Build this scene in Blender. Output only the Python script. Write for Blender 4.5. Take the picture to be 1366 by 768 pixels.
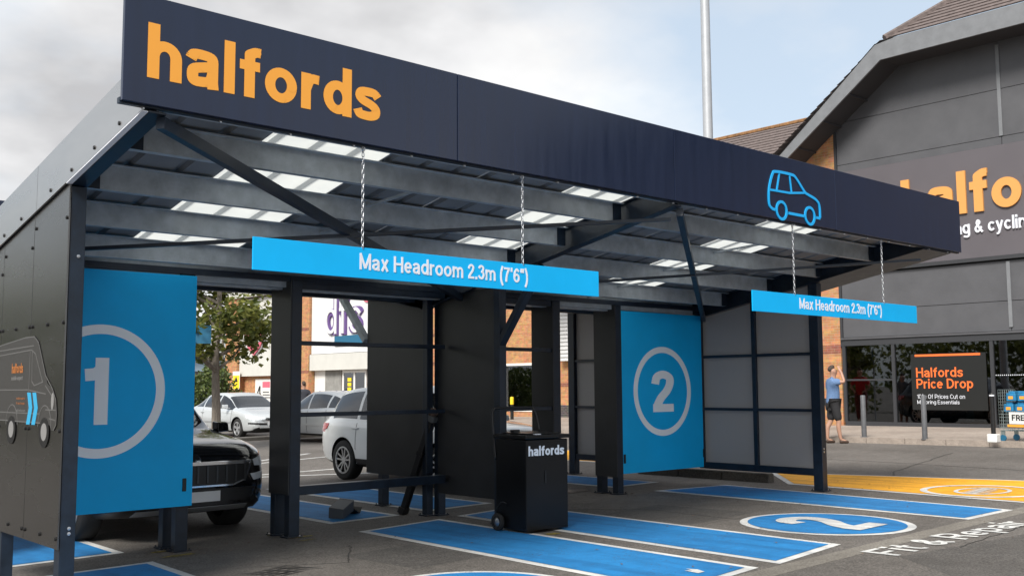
import bpy, bmesh, math, random
from mathutils import Vector, Matrix
from mathutils.bvhtree import BVHTree
random.seed(7)
for o in list(bpy.data.objects): bpy.data.objects.remove(o)
SC = bpy.context.scene; COL = SC.collection
PI = math.pi
# ------------------------------------------------------------------ camera, world, sun, exposure
H = 1.5; F = 1370.06; PITCH = .0960166; ROLL = -.00577848; YAW = .731773
_f = Vector((math.sin(YAW)*math.cos(PITCH), math.cos(YAW)*math.cos(PITCH), math.sin(PITCH)))
_r = Vector((math.cos(YAW), -math.sin(YAW), 0)); _u = _r.cross(_f)
RT = math.cos(ROLL)*_r + math.sin(ROLL)*_u; UP = -math.sin(ROLL)*_r + math.cos(ROLL)*_u; FW = _f
cam = bpy.data.cameras.new('camera'); co = bpy.data.objects.new('camera', cam); COL.objects.link(co)
cam.sensor_width = 36; cam.lens = 36*F/1366; cam.clip_start = .1; cam.clip_end = 4000
co.matrix_world = Matrix(((RT.x, UP.x, -FW.x, 0), (RT.y, UP.y, -FW.y, 0), (RT.z, UP.z, -FW.z, H), (0, 0, 0, 1)))
SC.camera = co
SUN_EL = math.radians(43); SUN_AZ = (-.92, -.39)      # direction towards the sun in plan
W = bpy.data.worlds.new('World'); SC.world = W; W.use_nodes = True
wn = W.node_tree.nodes; wl = W.node_tree.links; wn.clear()
sky = wn.new('ShaderNodeTexSky'); sky.sky_type = 'NISHITA'; sky.sun_disc = False
sky.sun_elevation = SUN_EL; sky.sun_rotation = math.atan2(SUN_AZ[0], SUN_AZ[1])
sky.air_density = 1.0; sky.dust_density = 2.5; sky.ozone_density = 1.5
tc = wn.new('ShaderNodeTexCoord'); sep = wn.new('ShaderNodeSeparateXYZ'); wl.new(tc.outputs['Generated'], sep.inputs[0])
def wm(op, a, b=None):
    n = wn.new('ShaderNodeMath'); n.operation = op
    for i, v in enumerate((a, b)):
        if v is None: continue
        if isinstance(v, (int, float)): n.inputs[i].default_value = v
        else: wl.new(v, n.inputs[i])
    return n.outputs[0]
zz = wm('ADD', wm('MAXIMUM', sep.outputs[2], 0.0), .32)
cx = wm('DIVIDE', sep.outputs[0], zz); cy = wm('DIVIDE', sep.outputs[1], zz)
cmb = wn.new('ShaderNodeCombineXYZ'); wl.new(cx, cmb.inputs[0]); wl.new(cy, cmb.inputs[1]); cmb.inputs[2].default_value = 3.7
def wnoise(scale, det, rough, off):
    m = wn.new('ShaderNodeMapping'); m.inputs['Location'].default_value = off; wl.new(cmb.outputs[0], m.inputs[0])
    n = wn.new('ShaderNodeTexNoise'); n.inputs['Scale'].default_value = scale; n.inputs['Detail'].default_value = det
    n.inputs['Roughness'].default_value = rough; wl.new(m.outputs[0], n.inputs[0]); return n.outputs['Fac']
def wramp(f, stops):
    r = wn.new('ShaderNodeValToRGB'); wl.new(f, r.inputs[0]); e = r.color_ramp.elements
    e[0].position, e[0].color = stops[0]; e[1].position, e[1].color = stops[-1]
    for p_, c_ in stops[1:-1]: k = e.new(p_); k.color = c_
    return r.outputs[0]
cover = wramp(wnoise(.75, 7, .55, (1.2, 7.7, 0)), [(.40, (0, 0, 0, 1)), (.56, (1, 1, 1, 1))])
shade = wramp(wnoise(1.25, 6, .5, (7.7, 9.9, 1)), [(.38, (3.0, 3.0, 3.08, 1)), (.49, (4.7, 4.7, 4.75, 1)), (.58, (5.6, 5.6, 5.55, 1))])
hz = wn.new('ShaderNodeMix'); hz.data_type = 'RGBA'; hz.inputs[0].default_value = .66     # thin veil of high haze over the blue
wl.new(sky.outputs[0], hz.inputs[6]); hz.inputs[7].default_value = (3.9, 4.4, 4.8, 1)
mx = wn.new('ShaderNodeMix'); mx.data_type = 'RGBA'
wl.new(cover, mx.inputs[0]); wl.new(hz.outputs[2], mx.inputs[6]); wl.new(shade, mx.inputs[7])
bg = wn.new('ShaderNodeBackground'); bg.inputs[1].default_value = .1; wl.new(mx.outputs[2], bg.inputs[0])
wo = wn.new('ShaderNodeOutputWorld'); wl.new(bg.outputs[0], wo.inputs[0])
sl = bpy.data.lights.new('sun', 'SUN'); sl.energy = 2.7; sl.angle = math.radians(20); sl.color = (1, .95, .87)
so = bpy.data.objects.new('sun', sl); COL.objects.link(so)
sd = Vector((SUN_AZ[0]*math.cos(SUN_EL), SUN_AZ[1]*math.cos(SUN_EL), math.sin(SUN_EL)))
so.rotation_euler = sd.to_track_quat('Z', 'Y').to_euler()
SC.view_settings.view_transform = 'Standard'; SC.view_settings.look = 'None'
SC.view_settings.exposure = .95; SC.view_settings.gamma = 1; SC.view_settings.use_curve_mapping = False
SC.render.engine = 'CYCLES'; SC.render.resolution_x = 1024; SC.render.resolution_y = 575

# ------------------------------------------------------------------ pixel to place helpers
SX, SY = .014, -.009
def gz(x, y):                       # the car park rises gently towards the shop and falls to the back
    return SX*(max(-25, min(40, x))-4) + SY*(max(-25, min(75, y))-6)
CP = Vector((0, 0, H))
def ray(x, y): return (x-683)/F*RT - (y-384)/F*UP + FW
def atX(x, y, X): d = ray(x, y); return CP + d*(X/d.x)
def atY(x, y, Y): d = ray(x, y); return CP + d*(Y/d.y)
def atD(x, y, D): return CP + ray(x, y)*D
def G(x, y, dz=0):
    d = ray(x, y); t = (-4*SX-6*SY+dz-H)/(d.z-SX*d.x-SY*d.y); return CP + d*t

# ------------------------------------------------------------------ materials
MATS = {}
def mat(name, col, rough=.5, metal=0, spec=.5, noise=None, bump=None, coat=0, trans=None, emit=None, stretch=None):
    """noise=(scale, amount, detail)  bump=(scale, strength)"""
    if name in MATS: return MATS[name]
    m = bpy.data.materials.new(name); m.use_nodes = True; MATS[name] = m
    nt = m.node_tree; b = nt.nodes['Principled BSDF']
    b.inputs['Base Color'].default_value = (*col, 1); b.inputs['Roughness'].default_value = rough
    b.inputs['Metallic'].default_value = metal; b.inputs['Specular IOR Level'].default_value = spec
    b.inputs['Coat Weight'].default_value = coat; b.inputs['Coat Roughness'].default_value = .04
    if emit: b.inputs['Emission Color'].default_value = (*emit[0], 1); b.inputs['Emission Strength'].default_value = emit[1]
    t = nt.nodes.new('ShaderNodeTexCoord'); vec = t.outputs['Object']
    if stretch:
        mp = nt.nodes.new('ShaderNodeMapping'); mp.inputs['Scale'].default_value = stretch; nt.links.new(vec, mp.inputs[0]); vec = mp.outputs[0]
    if noise:
        n = nt.nodes.new('ShaderNodeTexNoise'); n.inputs['Scale'].default_value = noise[0]; n.inputs['Detail'].default_value = noise[2] if len(noise) > 2 else 5
        n.inputs['Roughness'].default_value = .65; nt.links.new(vec, n.inputs[0])
        r = nt.nodes.new('ShaderNodeValToRGB'); e = r.color_ramp.elements; a = noise[1]
        e[0].position = .3; e[1].position = .7
        e[0].color = (*[c*(1-a) for c in col], 1); e[1].color = (*[min(1, c*(1+a)) for c in col], 1)
        nt.links.new(n.outputs['Fac'], r.inputs[0]); nt.links.new(r.outputs[0], b.inputs['Base Color'])
        mr = nt.nodes.new('ShaderNodeMapRange'); mr.inputs[3].default_value = max(.02, rough-.09); mr.inputs[4].default_value = min(1, rough+.12)
        nt.links.new(n.outputs['Fac'], mr.inputs[0]); nt.links.new(mr.outputs[0], b.inputs['Roughness'])
    if bump:
        n2 = nt.nodes.new('ShaderNodeTexNoise'); n2.inputs['Scale'].default_value = bump[0]; n2.inputs['Detail'].default_value = 4; nt.links.new(vec, n2.inputs[0])
        bp = nt.nodes.new('ShaderNodeBump'); bp.inputs['Strength'].default_value = bump[1]; bp.inputs['Distance'].default_value = .01
        nt.links.new(n2.outputs['Fac'], bp.inputs['Height']); nt.links.new(bp.outputs[0], b.inputs['Normal'])
    return m
def brick_mat(name, c1, c2, mort, axis='yz', rough=.85, band=True):
    m = bpy.data.materials.new(name); m.use_nodes = True; MATS[name] = m; nt = m.node_tree; b = nt.nodes['Principled BSDF']
    t = nt.nodes.new('ShaderNodeTexCoord'); s = nt.nodes.new('ShaderNodeSeparateXYZ'); c = nt.nodes.new('ShaderNodeCombineXYZ')
    nt.links.new(t.outputs['Object'], s.inputs[0])
    if axis == 'yz':       # walls of either direction: run along x+y, rise along z
        a = nt.nodes.new('ShaderNodeMath'); a.operation = 'ADD'; nt.links.new(s.outputs[0], a.inputs[0]); nt.links.new(s.outputs[1], a.inputs[1])
        nt.links.new(a.outputs[0], c.inputs[0]); nt.links.new(s.outputs[2], c.inputs[1])
    else: nt.links.new(s.outputs[0], c.inputs[1]); nt.links.new(s.outputs[1], c.inputs[0])
    k = nt.nodes.new('ShaderNodeTexBrick'); nt.links.new(c.outputs[0], k.inputs[0])
    k.inputs['Color1'].default_value = (*c1, 1); k.inputs['Color2'].default_value = (*c2, 1); k.inputs['Mortar'].default_value = (*mort, 1)
    k.inputs['Scale'].default_value = 1; k.inputs['Brick Width'].default_value = .225; k.inputs['Row Height'].default_value = .075
    k.inputs['Mortar Size'].default_value = .006; k.inputs['Mortar Smooth'].default_value = .3
    n = nt.nodes.new('ShaderNodeTexNoise'); n.inputs['Scale'].default_value = 6; n.inputs['Detail'].default_value = 6; nt.links.new(t.outputs['Object'], n.inputs[0])
    mxn = nt.nodes.new('ShaderNodeMix'); mxn.data_type = 'RGBA'; mxn.blend_type = 'OVERLAY'; mxn.inputs[0].default_value = .5
    nt.links.new(k.outputs['Color'], mxn.inputs[6]); nt.links.new(n.outputs['Color'], mxn.inputs[7])
    hs = nt.nodes.new('ShaderNodeHueSaturation'); hs.inputs['Saturation'].default_value = .95; nt.links.new(mxn.outputs[2], hs.inputs['Color'])
    nt.links.new(hs.outputs[0], b.inputs['Base Color']); b.inputs['Roughness'].default_value = rough
    bp = nt.nodes.new('ShaderNodeBump'); bp.inputs['Strength'].default_value = .6; bp.inputs['Distance'].default_value = .01; bp.invert = True
    nt.links.new(k.outputs['Fac'], bp.inputs['Height']); nt.links.new(bp.outputs[0], b.inputs['Normal'])
    return m
def ground_mat(name, dark, light, chips=None, rough=.85):
    """speckled asphalt, or paint (chips = the paint colour) worn through to the asphalt"""
    m = bpy.data.materials.new(name); m.use_nodes = True; MATS[name] = m; nt = m.node_tree; b = nt.nodes['Principled BSDF']; L = nt.links
    t = nt.nodes.new('ShaderNodeTexCoord')
    def nz(sc, det, ro=.6):
        n = nt.nodes.new('ShaderNodeTexNoise'); n.inputs['Scale'].default_value = sc; n.inputs['Detail'].default_value = det; n.inputs['Roughness'].default_value = ro
        L.new(t.outputs['Object'], n.inputs[0]); return n.outputs['Fac']
    def ramp(f, a, bb, c1, c2):
        r = nt.nodes.new('ShaderNodeValToRGB'); e = r.color_ramp.elements; e[0].position = a; e[1].position = bb; e[0].color = (*c1, 1); e[1].color = (*c2, 1); L.new(f, r.inputs[0]); return r.outputs[0]
    def mixc(f, a, bb, mode='MIX'):
        x = nt.nodes.new('ShaderNodeMix'); x.data_type = 'RGBA'; x.blend_type = mode
        if isinstance(f, float): x.inputs[0].default_value = f
        else: L.new(f, x.inputs[0])
        for i, v in ((6, a), (7, bb)):
            if isinstance(v, tuple): x.inputs[i].default_value = (*v, 1)
            else: L.new(v, x.inputs[i])
        return x.outputs[2]
    fine = nz(52, 4, .8); mid = nz(7, 5); big = nz(.55, 6)
    asph = ramp(fine, .36, .68, dark, light)
    asph = mixc(.75, asph, ramp(mid, .3, .72, (.72, .72, .72), (1.1, 1.1, 1.1)), 'MULTIPLY')
    asph = mixc(.8, asph, ramp(big, .32, .68, (.72, .71, .70), (1.15, 1.15, 1.15)), 'MULTIPLY')
    col = asph
    if chips:
        pc = ramp(mid, .25, .75, tuple(c*.82 for c in chips), tuple(min(1, c*1.1) for c in chips))
        pc = mixc(.8, pc, ramp(big, .3, .66, (.74, .76, .8), (1.05, 1.05, 1.05)), 'MULTIPLY')
        pc = mixc(.35, pc, ramp(fine, .3, .7, (.7, .7, .7), (1.15, 1.15, 1.15)), 'MULTIPLY')
        mp = nt.nodes.new('ShaderNodeMapping'); mp.inputs['Scale'].default_value = (5, .5, 1); L.new(t.outputs['Object'], mp.inputs[0]); sn = nt.nodes.new('ShaderNodeTexNoise'); sn.inputs['Scale'].default_value = 1.1; sn.inputs['Detail'].default_value = 5; L.new(mp.outputs[0], sn.inputs[0])
        pc = mixc(.7, pc, ramp(sn.outputs['Fac'], .34, .55, (.66, .67, .70), (1.04, 1.04, 1.04)), 'MULTIPLY')
        wear = nt.nodes.new('ShaderNodeMath'); wear.operation = 'MULTIPLY'; L.new(ramp(nz(38, 4, .75), .57, .64, (0, 0, 0), (1, 1, 1)), wear.inputs[0]); L.new(ramp(nz(1.7, 5), .46, .62, (0, 0, 0), (1, 1, 1)), wear.inputs[1])
        col = mixc(wear.outputs[0], pc, asph)
    L.new(col, b.inputs['Base Color']); b.inputs['Roughness'].default_value = rough
    b.inputs['Specular IOR Level'].default_value = .35
    bp = nt.nodes.new('ShaderNodeBump'); bp.inputs['Strength'].default_value = .35 if not chips else .18; bp.inputs['Distance'].default_value = .006
    L.new(fine, bp.inputs['Height']); L.new(bp.outputs[0], b.inputs['Normal'])
    return m
def glass_mat(name, tint, refl=.08, clear=.75):
    """window glass: mirror-like at grazing angles, tinted and clear otherwise"""
    m = bpy.data.materials.new(name); m.use_nodes = True; MATS[name] = m; nt = m.node_tree; nt.nodes.clear(); L = nt.links
    o = nt.nodes.new('ShaderNodeOutputMaterial'); g = nt.nodes.new('ShaderNodeBsdfGlossy'); g.inputs['Roughness'].default_value = .015; g.inputs['Color'].default_value = (.92, .95, 1, 1)
    t = nt.nodes.new('ShaderNodeBsdfTransparent'); t.inputs[0].default_value = (*tint, 1)
    f = nt.nodes.new('ShaderNodeFresnel'); f.inputs[0].default_value = 1.52
    a = nt.nodes.new('ShaderNodeMath'); a.operation = 'MULTIPLY_ADD'; a.inputs[1].default_value = 1.25; a.inputs[2].default_value = refl; a.use_clamp = True; L.new(f.outputs[0], a.inputs[0])
    x = nt.nodes.new('ShaderNodeMixShader'); L.new(a.outputs[0], x.inputs[0]); L.new(t.outputs[0], x.inputs[1]); L.new(g.outputs[0], x.inputs[2]); L.new(x.outputs[0], o.inputs[0])
    return m
def leaf_mat(name, c1, c2):
    m = bpy.data.materials.new(name); m.use_nodes = True; MATS[name] = m; nt = m.node_tree; nt.nodes.clear(); L = nt.links
    o = nt.nodes.new('ShaderNodeOutputMaterial'); gi = nt.nodes.new('ShaderNodeNewGeometry')
    r = nt.nodes.new('ShaderNodeValToRGB'); r.color_ramp.elements[0].color = (*c1, 1); r.color_ramp.elements[1].color = (*c2, 1); L.new(gi.outputs['Random Per Island'], r.inputs[0])
    d = nt.nodes.new('ShaderNodeBsdfPrincipled'); d.inputs['Roughness'].default_value = .5; L.new(r.outputs[0], d.inputs['Base Color'])
    t = nt.nodes.new('ShaderNodeBsdfTranslucent'); L.new(r.outputs[0], t.inputs[0])
    x = nt.nodes.new('ShaderNodeMixShader'); x.inputs[0].default_value = .35; L.new(d.outputs[0], x.inputs[1]); L.new(t.outputs[0], x.inputs[2]); L.new(x.outputs[0], o.inputs[0])
    return m
def skylight_mat():
    m = bpy.data.materials.new('rooflight'); m.use_nodes = True; MATS['rooflight'] = m; nt = m.node_tree; nt.nodes.clear(); L = nt.links
    o = nt.nodes.new('ShaderNodeOutputMaterial'); t = nt.nodes.new('ShaderNodeBsdfTranslucent'); d = nt.nodes.new('ShaderNodeBsdfDiffuse'); tr = nt.nodes.new('ShaderNodeBsdfTransparent')
    n = nt.nodes.new('ShaderNodeTexNoise'); n.inputs['Scale'].default_value = 3; n.inputs['Detail'].default_value = 6; tcc = nt.nodes.new('ShaderNodeTexCoord'); L.new(tcc.outputs['Object'], n.inputs[0])
    r = nt.nodes.new('ShaderNodeValToRGB'); r.color_ramp.elements[0].color = (.66, .68, .68, 1); r.color_ramp.elements[1].color = (.80, .81, .79, 1); L.new(n.outputs['Fac'], r.inputs[0])
    L.new(r.outputs[0], t.inputs[0]); d.inputs[0].default_value = (.7, .72, .72, 1); tr.inputs[0].default_value = (.95, .95, .95, 1)
    x = nt.nodes.new('ShaderNodeMixShader'); x.inputs[0].default_value = .10; L.new(t.outputs[0], x.inputs[1]); L.new(d.outputs[0], x.inputs[2])
    y = nt.nodes.new('ShaderNodeMixShader'); y.inputs[0].default_value = .12; L.new(x.outputs[0], y.inputs[1]); L.new(tr.outputs[0], y.inputs[2]); L.new(y.outputs[0], o.inputs[0])
    return m
M = {}
M['asphalt'] = ground_mat('asphalt', (.062, .057, .053), (.225, .208, .192))
M['bay_blue'] = ground_mat('bay_blue', (.034, .032, .03), (.12, .11, .105), (.018, .205, .50), .75)
M['line_white'] = ground_mat('line_white', (.05, .047, .044), (.15, .14, .13), (.66, .66, .64), .75)
M['bay_orange'] = ground_mat('bay_orange', (.06, .05, .03), (.15, .12, .08), (.86, .40, .018), .7)
M['concrete_strip'] = ground_mat('concrete_strip', (.13, .12, .105), (.30, .28, .25))
M['paving'] = ground_mat('paving', (.27, .23, .20), (.46, .40, .35))
M['kerbstone'] = ground_mat('kerbstone', (.055, .05, .045), (.16, .15, .135))
M['oil'] = mat('oil', (.014, .013, .012), .45, noise=(20, .4))
M['worn_yellow'] = mat('worn_yellow', (.20, .16, .035), .9, noise=(25, .7))
M['navy'] = mat('navy', (.0055, .013, .040), .19, spec=.6, noise=(2.0, .12, 3), bump=(.8, .10), stretch=(5, 1, .45))
M['frame'] = mat('frame', (.008, .016, .030), .38, noise=(9, .35), bump=(60, .05))
M['panel'] = mat('panel', (.026, .027, .029), .34, noise=(2.2, .2, 8), bump=(3, .06))
M['clad'] = mat('clad', (.50, .50, .50), .27, metal=.95, noise=(1.4, .10, 3), bump=(1.2, .03), stretch=(1, .6, 2.5))  # left roof-edge strip: its brighter sky reflection is put into a lighter colour
def frosted():
    m = bpy.data.materials.new('greypanel'); m.use_nodes = True; nt = m.node_tree; b = nt.nodes['Principled BSDF']; b.inputs['Base Color'].default_value = (.46, .46, .465, 1); b.inputs['Roughness'].default_value = .45
    t = nt.nodes.new('ShaderNodeBsdfTranslucent'); t.inputs[0].default_value = (.50, .50, .50, 1); x = nt.nodes.new('ShaderNodeMixShader'); x.inputs[0].default_value = .45
    nt.links.new(b.outputs[0], x.inputs[1]); nt.links.new(t.outputs[0], x.inputs[2]); nt.links.new(x.outputs[0], nt.nodes['Material Output'].inputs[0]); return m
M['greypanel'] = frosted()
M['cladwall'] = mat('cladwall', (.18, .178, .175), .24, metal=1, noise=(1.4, .10, 3), bump=(1.2, .02), stretch=(1, .6, 2.5))
M['galv'] = mat('galv', (.40, .44, .475), .48, metal=.25, noise=(7, .22, 7))
M['roofsheet'] = mat('roofsheet', (.22, .235, .255), .5, metal=.1, noise=(3, .15))
M['rooflight'] = skylight_mat()
M['blue'] = mat('blue', (.0005, .43, .88), .5, spec=.3, noise=(1.5, .06, 8))
M['signwhite'] = mat('signwhite', (.74, .77, .84), .5)
M['signgrey'] = mat('signgrey', (.88, .92, .97), .5)
M['logo_orange'] = mat('logo_orange', (.86, .37, .045), .5)
M['shop_orange'] = mat('shop_orange', (.66, .31, .085), .5)
M['logo_red'] = mat('logo_red', (.88, .16, .03), .5)
M['cyan'] = mat('cyan', (.01, .40, .86), .4)
M['steel'] = mat('steel', (.55, .57, .6), .3, metal=.9)
M['darksteel'] = mat('darksteel', (.06, .065, .07), .4, metal=.6)
M['black'] = mat('black', (.008, .008, .009), .42, noise=(12, .3))
M['rubber'] = mat('rubber', (.014, .014, .014), .8, noise=(30, .3))
M['binblack'] = mat('binblack', (.004, .0042, .005), .3, spec=.35, noise=(3, .3), bump=(5, .05))
M['brick'] = brick_mat('brick', (.50, .235, .085), (.37, .15, .055), (.40, .30, .20))
M['brick_red'] = brick_mat('brick_red', (.27, .085, .045), (.20, .065, .04), (.33, .22, .15))
M['brick_dark'] = brick_mat('brick_dark', (.055, .05, .05), (.035, .032, .034), (.26, .24, .22))
M['slate'] = mat('slate', (.125, .10, .095), .8, noise=(9, .4, 8))
M['lead'] = mat('lead', (.17, .18, .195), .6, noise=(4, .12))
M['soffit'] = mat('soffit', (.035, .035, .04), .7)
M['shopclad'] = mat('shopclad', (.082, .084, .093), .5, noise=(1.3, .12, 8), bump=(20, .10))
M['shopsign'] = mat('shopsign', (.098, .09, .102), .5, noise=(1.0, .04))
M['shopdark'] = mat('shopdark', (.035, .037, .042), .45)
M['glass'] = glass_mat('glass', (.30, .31, .30), .05)
M['carglass'] = glass_mat('carglass', (.12, .14, .14), .02)
M['clearglass'] = glass_mat('clearglass', (.55, .58, .57), .06)
M['interior'] = mat('interior', (.05, .045, .04), .8, noise=(1.2, .6))
M['lamp'] = mat('lamp', (.9, .85, .7), .5, emit=((1, .83, .5), 2.2))
M['poster'] = mat('poster', (.014, .015, .015), .35)
M['postlight'] = mat('postlight', (.42, .44, .47), .45, metal=.3, noise=(3, .08))
M['bollard'] = mat('bollard', (.10, .105, .115), .5, noise=(6, .2))
M['whiteclad'] = mat('whiteclad', (.66, .67, .68), .5, noise=(.8, .04), stretch=(1, 1, .2))
M['creamclad'] = mat('creamclad', (.56, .56, .53), .55, noise=(.8, .06))
M['whiteframe'] = mat('whiteframe', (.7, .7, .68), .5)
M['purple'] = mat('purple', (.12, .065, .22), .5)
M['lilac'] = mat('lilac', (.50, .44, .60), .5)
M['pink'] = mat('pink', (.62, .13, .19), .5)
M['teal'] = mat('teal', (.015, .12, .22), .5)
M['yellow'] = mat('yellow', (.85, .62, .02), .5)
M['sagewall'] = mat('sagewall', (.24, .24, .23), .8, noise=(3, .2))
M['bark'] = mat('bark', (.19, .165, .14), .9, noise=(14, .45), bump=(25, .6), stretch=(1, 1, .3))
M['leaf'] = leaf_mat('leaf', (.055, .085, .018), (.23, .24, .05))
M['hedge_leaf'] = leaf_mat('hedge_leaf', (.035, .07, .015), (.15, .19, .055))
M['carblack'] = mat('carblack', (.006, .006, .007), .14, coat=1)
M['carwhite'] = mat('carwhite', (.80, .82, .82), .25, coat=1)
M['carsilver'] = mat('carsilver', (.56, .59, .61), .26, metal=.35, coat=1)
M['cargrey'] = mat('cargrey', (.42, .44, .46), .28, metal=.4, coat=1)
M['cardark'] = mat('cardark', (.02, .022, .03), .2, coat=1)
M['chrome'] = mat('chrome', (.75, .76, .78), .12, metal=1)
M['alloy'] = mat('alloy', (.52, .53, .55), .3, metal=.7)
M['headlamp'] = mat('headlamp', (.62, .66, .70), .12, spec=.8, coat=1)
M['taillamp'] = mat('taillamp', (.45, .012, .015), .15, coat=1)
M['plate'] = mat('plate', (.62, .64, .66), .5)
M['skin'] = mat('skin', (.40, .23, .165), .55)
M['hair'] = mat('hair', (.05, .035, .028), .8, noise=(60, .4))
M['shirtblue'] = mat('shirtblue', (.115, .20, .37), .85, noise=(35, .2), bump=(14, .4))
M['shortsblack'] = mat('shortsblack', (.018, .018, .021), .85, bump=(12, .4))
M['shirtred'] = mat('shirtred', (.45, .02, .025), .85, bump=(12, .4))
M['shirtgrey'] = mat('shirtgrey', (.12, .13, .15), .85, bump=(12, .4))
M['trousermaroon'] = mat('trousermaroon', (.14, .035, .04), .85, bump=(12, .4))
M['jacket'] = mat('jacket', (.03, .033, .045), .8, bump=(12, .4))
M['shoe'] = mat('shoe', (.05, .028, .018), .6)
M['wire'] = mat('wire', (.30, .36, .36), .4, metal=.6)
M['carton'] = mat('carton', (.02, .19, .38), .5, noise=(8, .35))
M['boxgrey'] = mat('boxgrey', (.10, .105, .11), .5)

# ------------------------------------------------------------------ mesh helpers
class MB:
    def __init__(s): s.v = []; s.f = []
    def add(s, vs, fs):
        n = len(s.v); s.v += [tuple(v) for v in vs]; s.f += [tuple(i+n for i in f) for f in fs]; return s
    def box(s, x0, x1, y0, y1, z0, z1):
        return s.hexa([(x0, y0, z0), (x1, y0, z0), (x1, y1, z0), (x0, y1, z0), (x0, y0, z1), (x1, y0, z1), (x1, y1, z1), (x0, y1, z1)])
    def hexa(s, p):
        return s.add(p, [(0, 3, 2, 1), (4, 5, 6, 7), (0, 1, 5, 4), (1, 2, 6, 5), (2, 3, 7, 6), (3, 0, 4, 7)])
    def bar(s, a, b, w, h, up=(0, 0, 1)):
        a, b, up = Vector(a), Vector(b), Vector(up); d = (b-a).normalized(); sx = d.cross(up).normalized()*(w/2); sz = sx.cross(d).normalized()*(h/2)
        return s.hexa([a-sx-sz, a+sx-sz, b+sx-sz, b-sx-sz, a-sx+sz, a+sx+sz, b+sx+sz, b-sx+sz])
    def tube(s, pts, r, n=8, caps=True):
        pts = [Vector(p) for p in pts]; R_ = r if isinstance(r, (list, tuple)) else [r]*len(pts); vs = []; fs = []; prev = None
        for i, p in enumerate(pts):
            d = (pts[min(i+1, len(pts)-1)]-pts[max(i-1, 0)]).normalized()
            ref = prev if prev is not None else (Vector((0, 0, 1)) if abs(d.z) < .9 else Vector((1, 0, 0)))
            sx = (ref-d*ref.dot(d)).normalized(); prev = sx; sy = d.cross(sx)
            vs += [p+(sx*math.cos(2*PI*k/n)+sy*math.sin(2*PI*k/n))*R_[i] for k in range(n)]
        for i in range(len(pts)-1):
            for k in range(n): fs.append((i*n+k, i*n+(k+1) % n, (i+1)*n+(k+1) % n, (i+1)*n+k))
        if caps: fs += [tuple(range(n))[::-1], tuple(range((len(pts)-1)*n, len(pts)*n))]
        return s.add(vs, fs)
    def lathe(s, prof, n=24, c=(0, 0, 0), axis='z'):
        vs = []; fs = []
        for r, h in prof:
            for k in range(n):
                a = 2*PI*k/n; x, y = r*math.cos(a), r*math.sin(a)
                q = (x, y, h) if axis == 'z' else ((x, h, y) if axis == 'y' else (h, x, y)); vs.append((q[0]+c[0], q[1]+c[1], q[2]+c[2]))
        for i in range(len(prof)-1):
            for k in range(n): fs.append((i*n+k, i*n+(k+1) % n, (i+1)*n+(k+1) % n, (i+1)*n+k))
        return s.add(vs, fs)
    def prism(s, poly, fn, t0, t1):
        """2D polygon extruded between two offsets; fn(u, v, t) -> point"""
        n = len(poly); vs = [fn(u, v, t0) for u, v in poly]+[fn(u, v, t1) for u, v in poly]
        return s.add(vs, [tuple(range(n))[::-1], tuple(range(n, 2*n))]+[(i, (i+1) % n, n+(i+1) % n, n+i) for i in range(n)])
    def mesh(s, name):
        me = bpy.data.meshes.new(name); me.from_pydata(s.v, [], s.f)
        bm = bmesh.new(); bm.from_mesh(me); bmesh.ops.recalc_face_normals(bm, faces=bm.faces); bm.to_mesh(me); bm.free(); me.update(); return me
    def build(s, name, m, parent=None, smooth=False, bevel=0):
        return link(s.mesh(name), name, m, parent, smooth, bevel)
def link(me, name, m, parent=None, smooth=False, bevel=0):
    o = bpy.data.objects.new(name, me); COL.objects.link(o)
    if name in ('bolts', 'fascia_screws', 'anchor_bolts', 'chain', 'outline', 'stripes', 'twigs'): o['kind'] = 'stuff'
    if m is not None:
        me.materials.clear(); me.materials.append(M[m] if isinstance(m, str) else m)
    if smooth:
        for p in me.polygons: p.use_smooth = True
    if bevel:
        b = o.modifiers.new('bevel', 'BEVEL'); b.width = bevel; b.segments = 2; b.limit_method = 'ANGLE'; b.angle_limit = math.radians(40)
    if parent is not None:
        o.parent = parent; o.matrix_parent_inverse = parent_inv(parent)
    return o
def world_of(o):
    m = o.matrix_basis.copy()
    return world_of(o.parent) @ o.matrix_parent_inverse @ m if o.parent else m
def parent_inv(p): return world_of(p).inverted()
def tag(o, label=None, cat=None, group=None, kind=None):
    if label: o['label'] = label
    if cat: o['category'] = cat
    if group: o['group'] = group
    if kind: o['kind'] = kind
    return o
def empty(name, loc, label=None, cat=None, group=None, rz=0):
    o = bpy.data.objects.new(name, None); COL.objects.link(o); o.location = loc; o.rotation_euler = (0, 0, rz); o.empty_display_size = .2
    return tag(o, label, cat, group)
def local(o, parent):                 # parent without keeping the world place: mesh data are in the parent's own frame
    o.parent = parent; o.matrix_parent_inverse = Matrix.Identity(4); return o
def evalmesh(o):
    dg = bpy.context.evaluated_depsgraph_get(); dg.update(); return bpy.data.meshes.new_from_object(o.evaluated_get(dg))
def front(Y): return lambda u, v, t: (u, Y-t, v)          # faces the camera side (-Y), u = x, v = z
def side(X): return lambda u, v, t: (X-t, -u, v)          # faces -X, reads left to right towards -Y: u = -y, v = z
def sideY(X): return lambda u, v, t: (X-t, u, v)          # faces -X, u = +y
def gnd(lay): return lambda u, v, t: (u, v, gz(u, v)+.004*lay+t)
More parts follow.
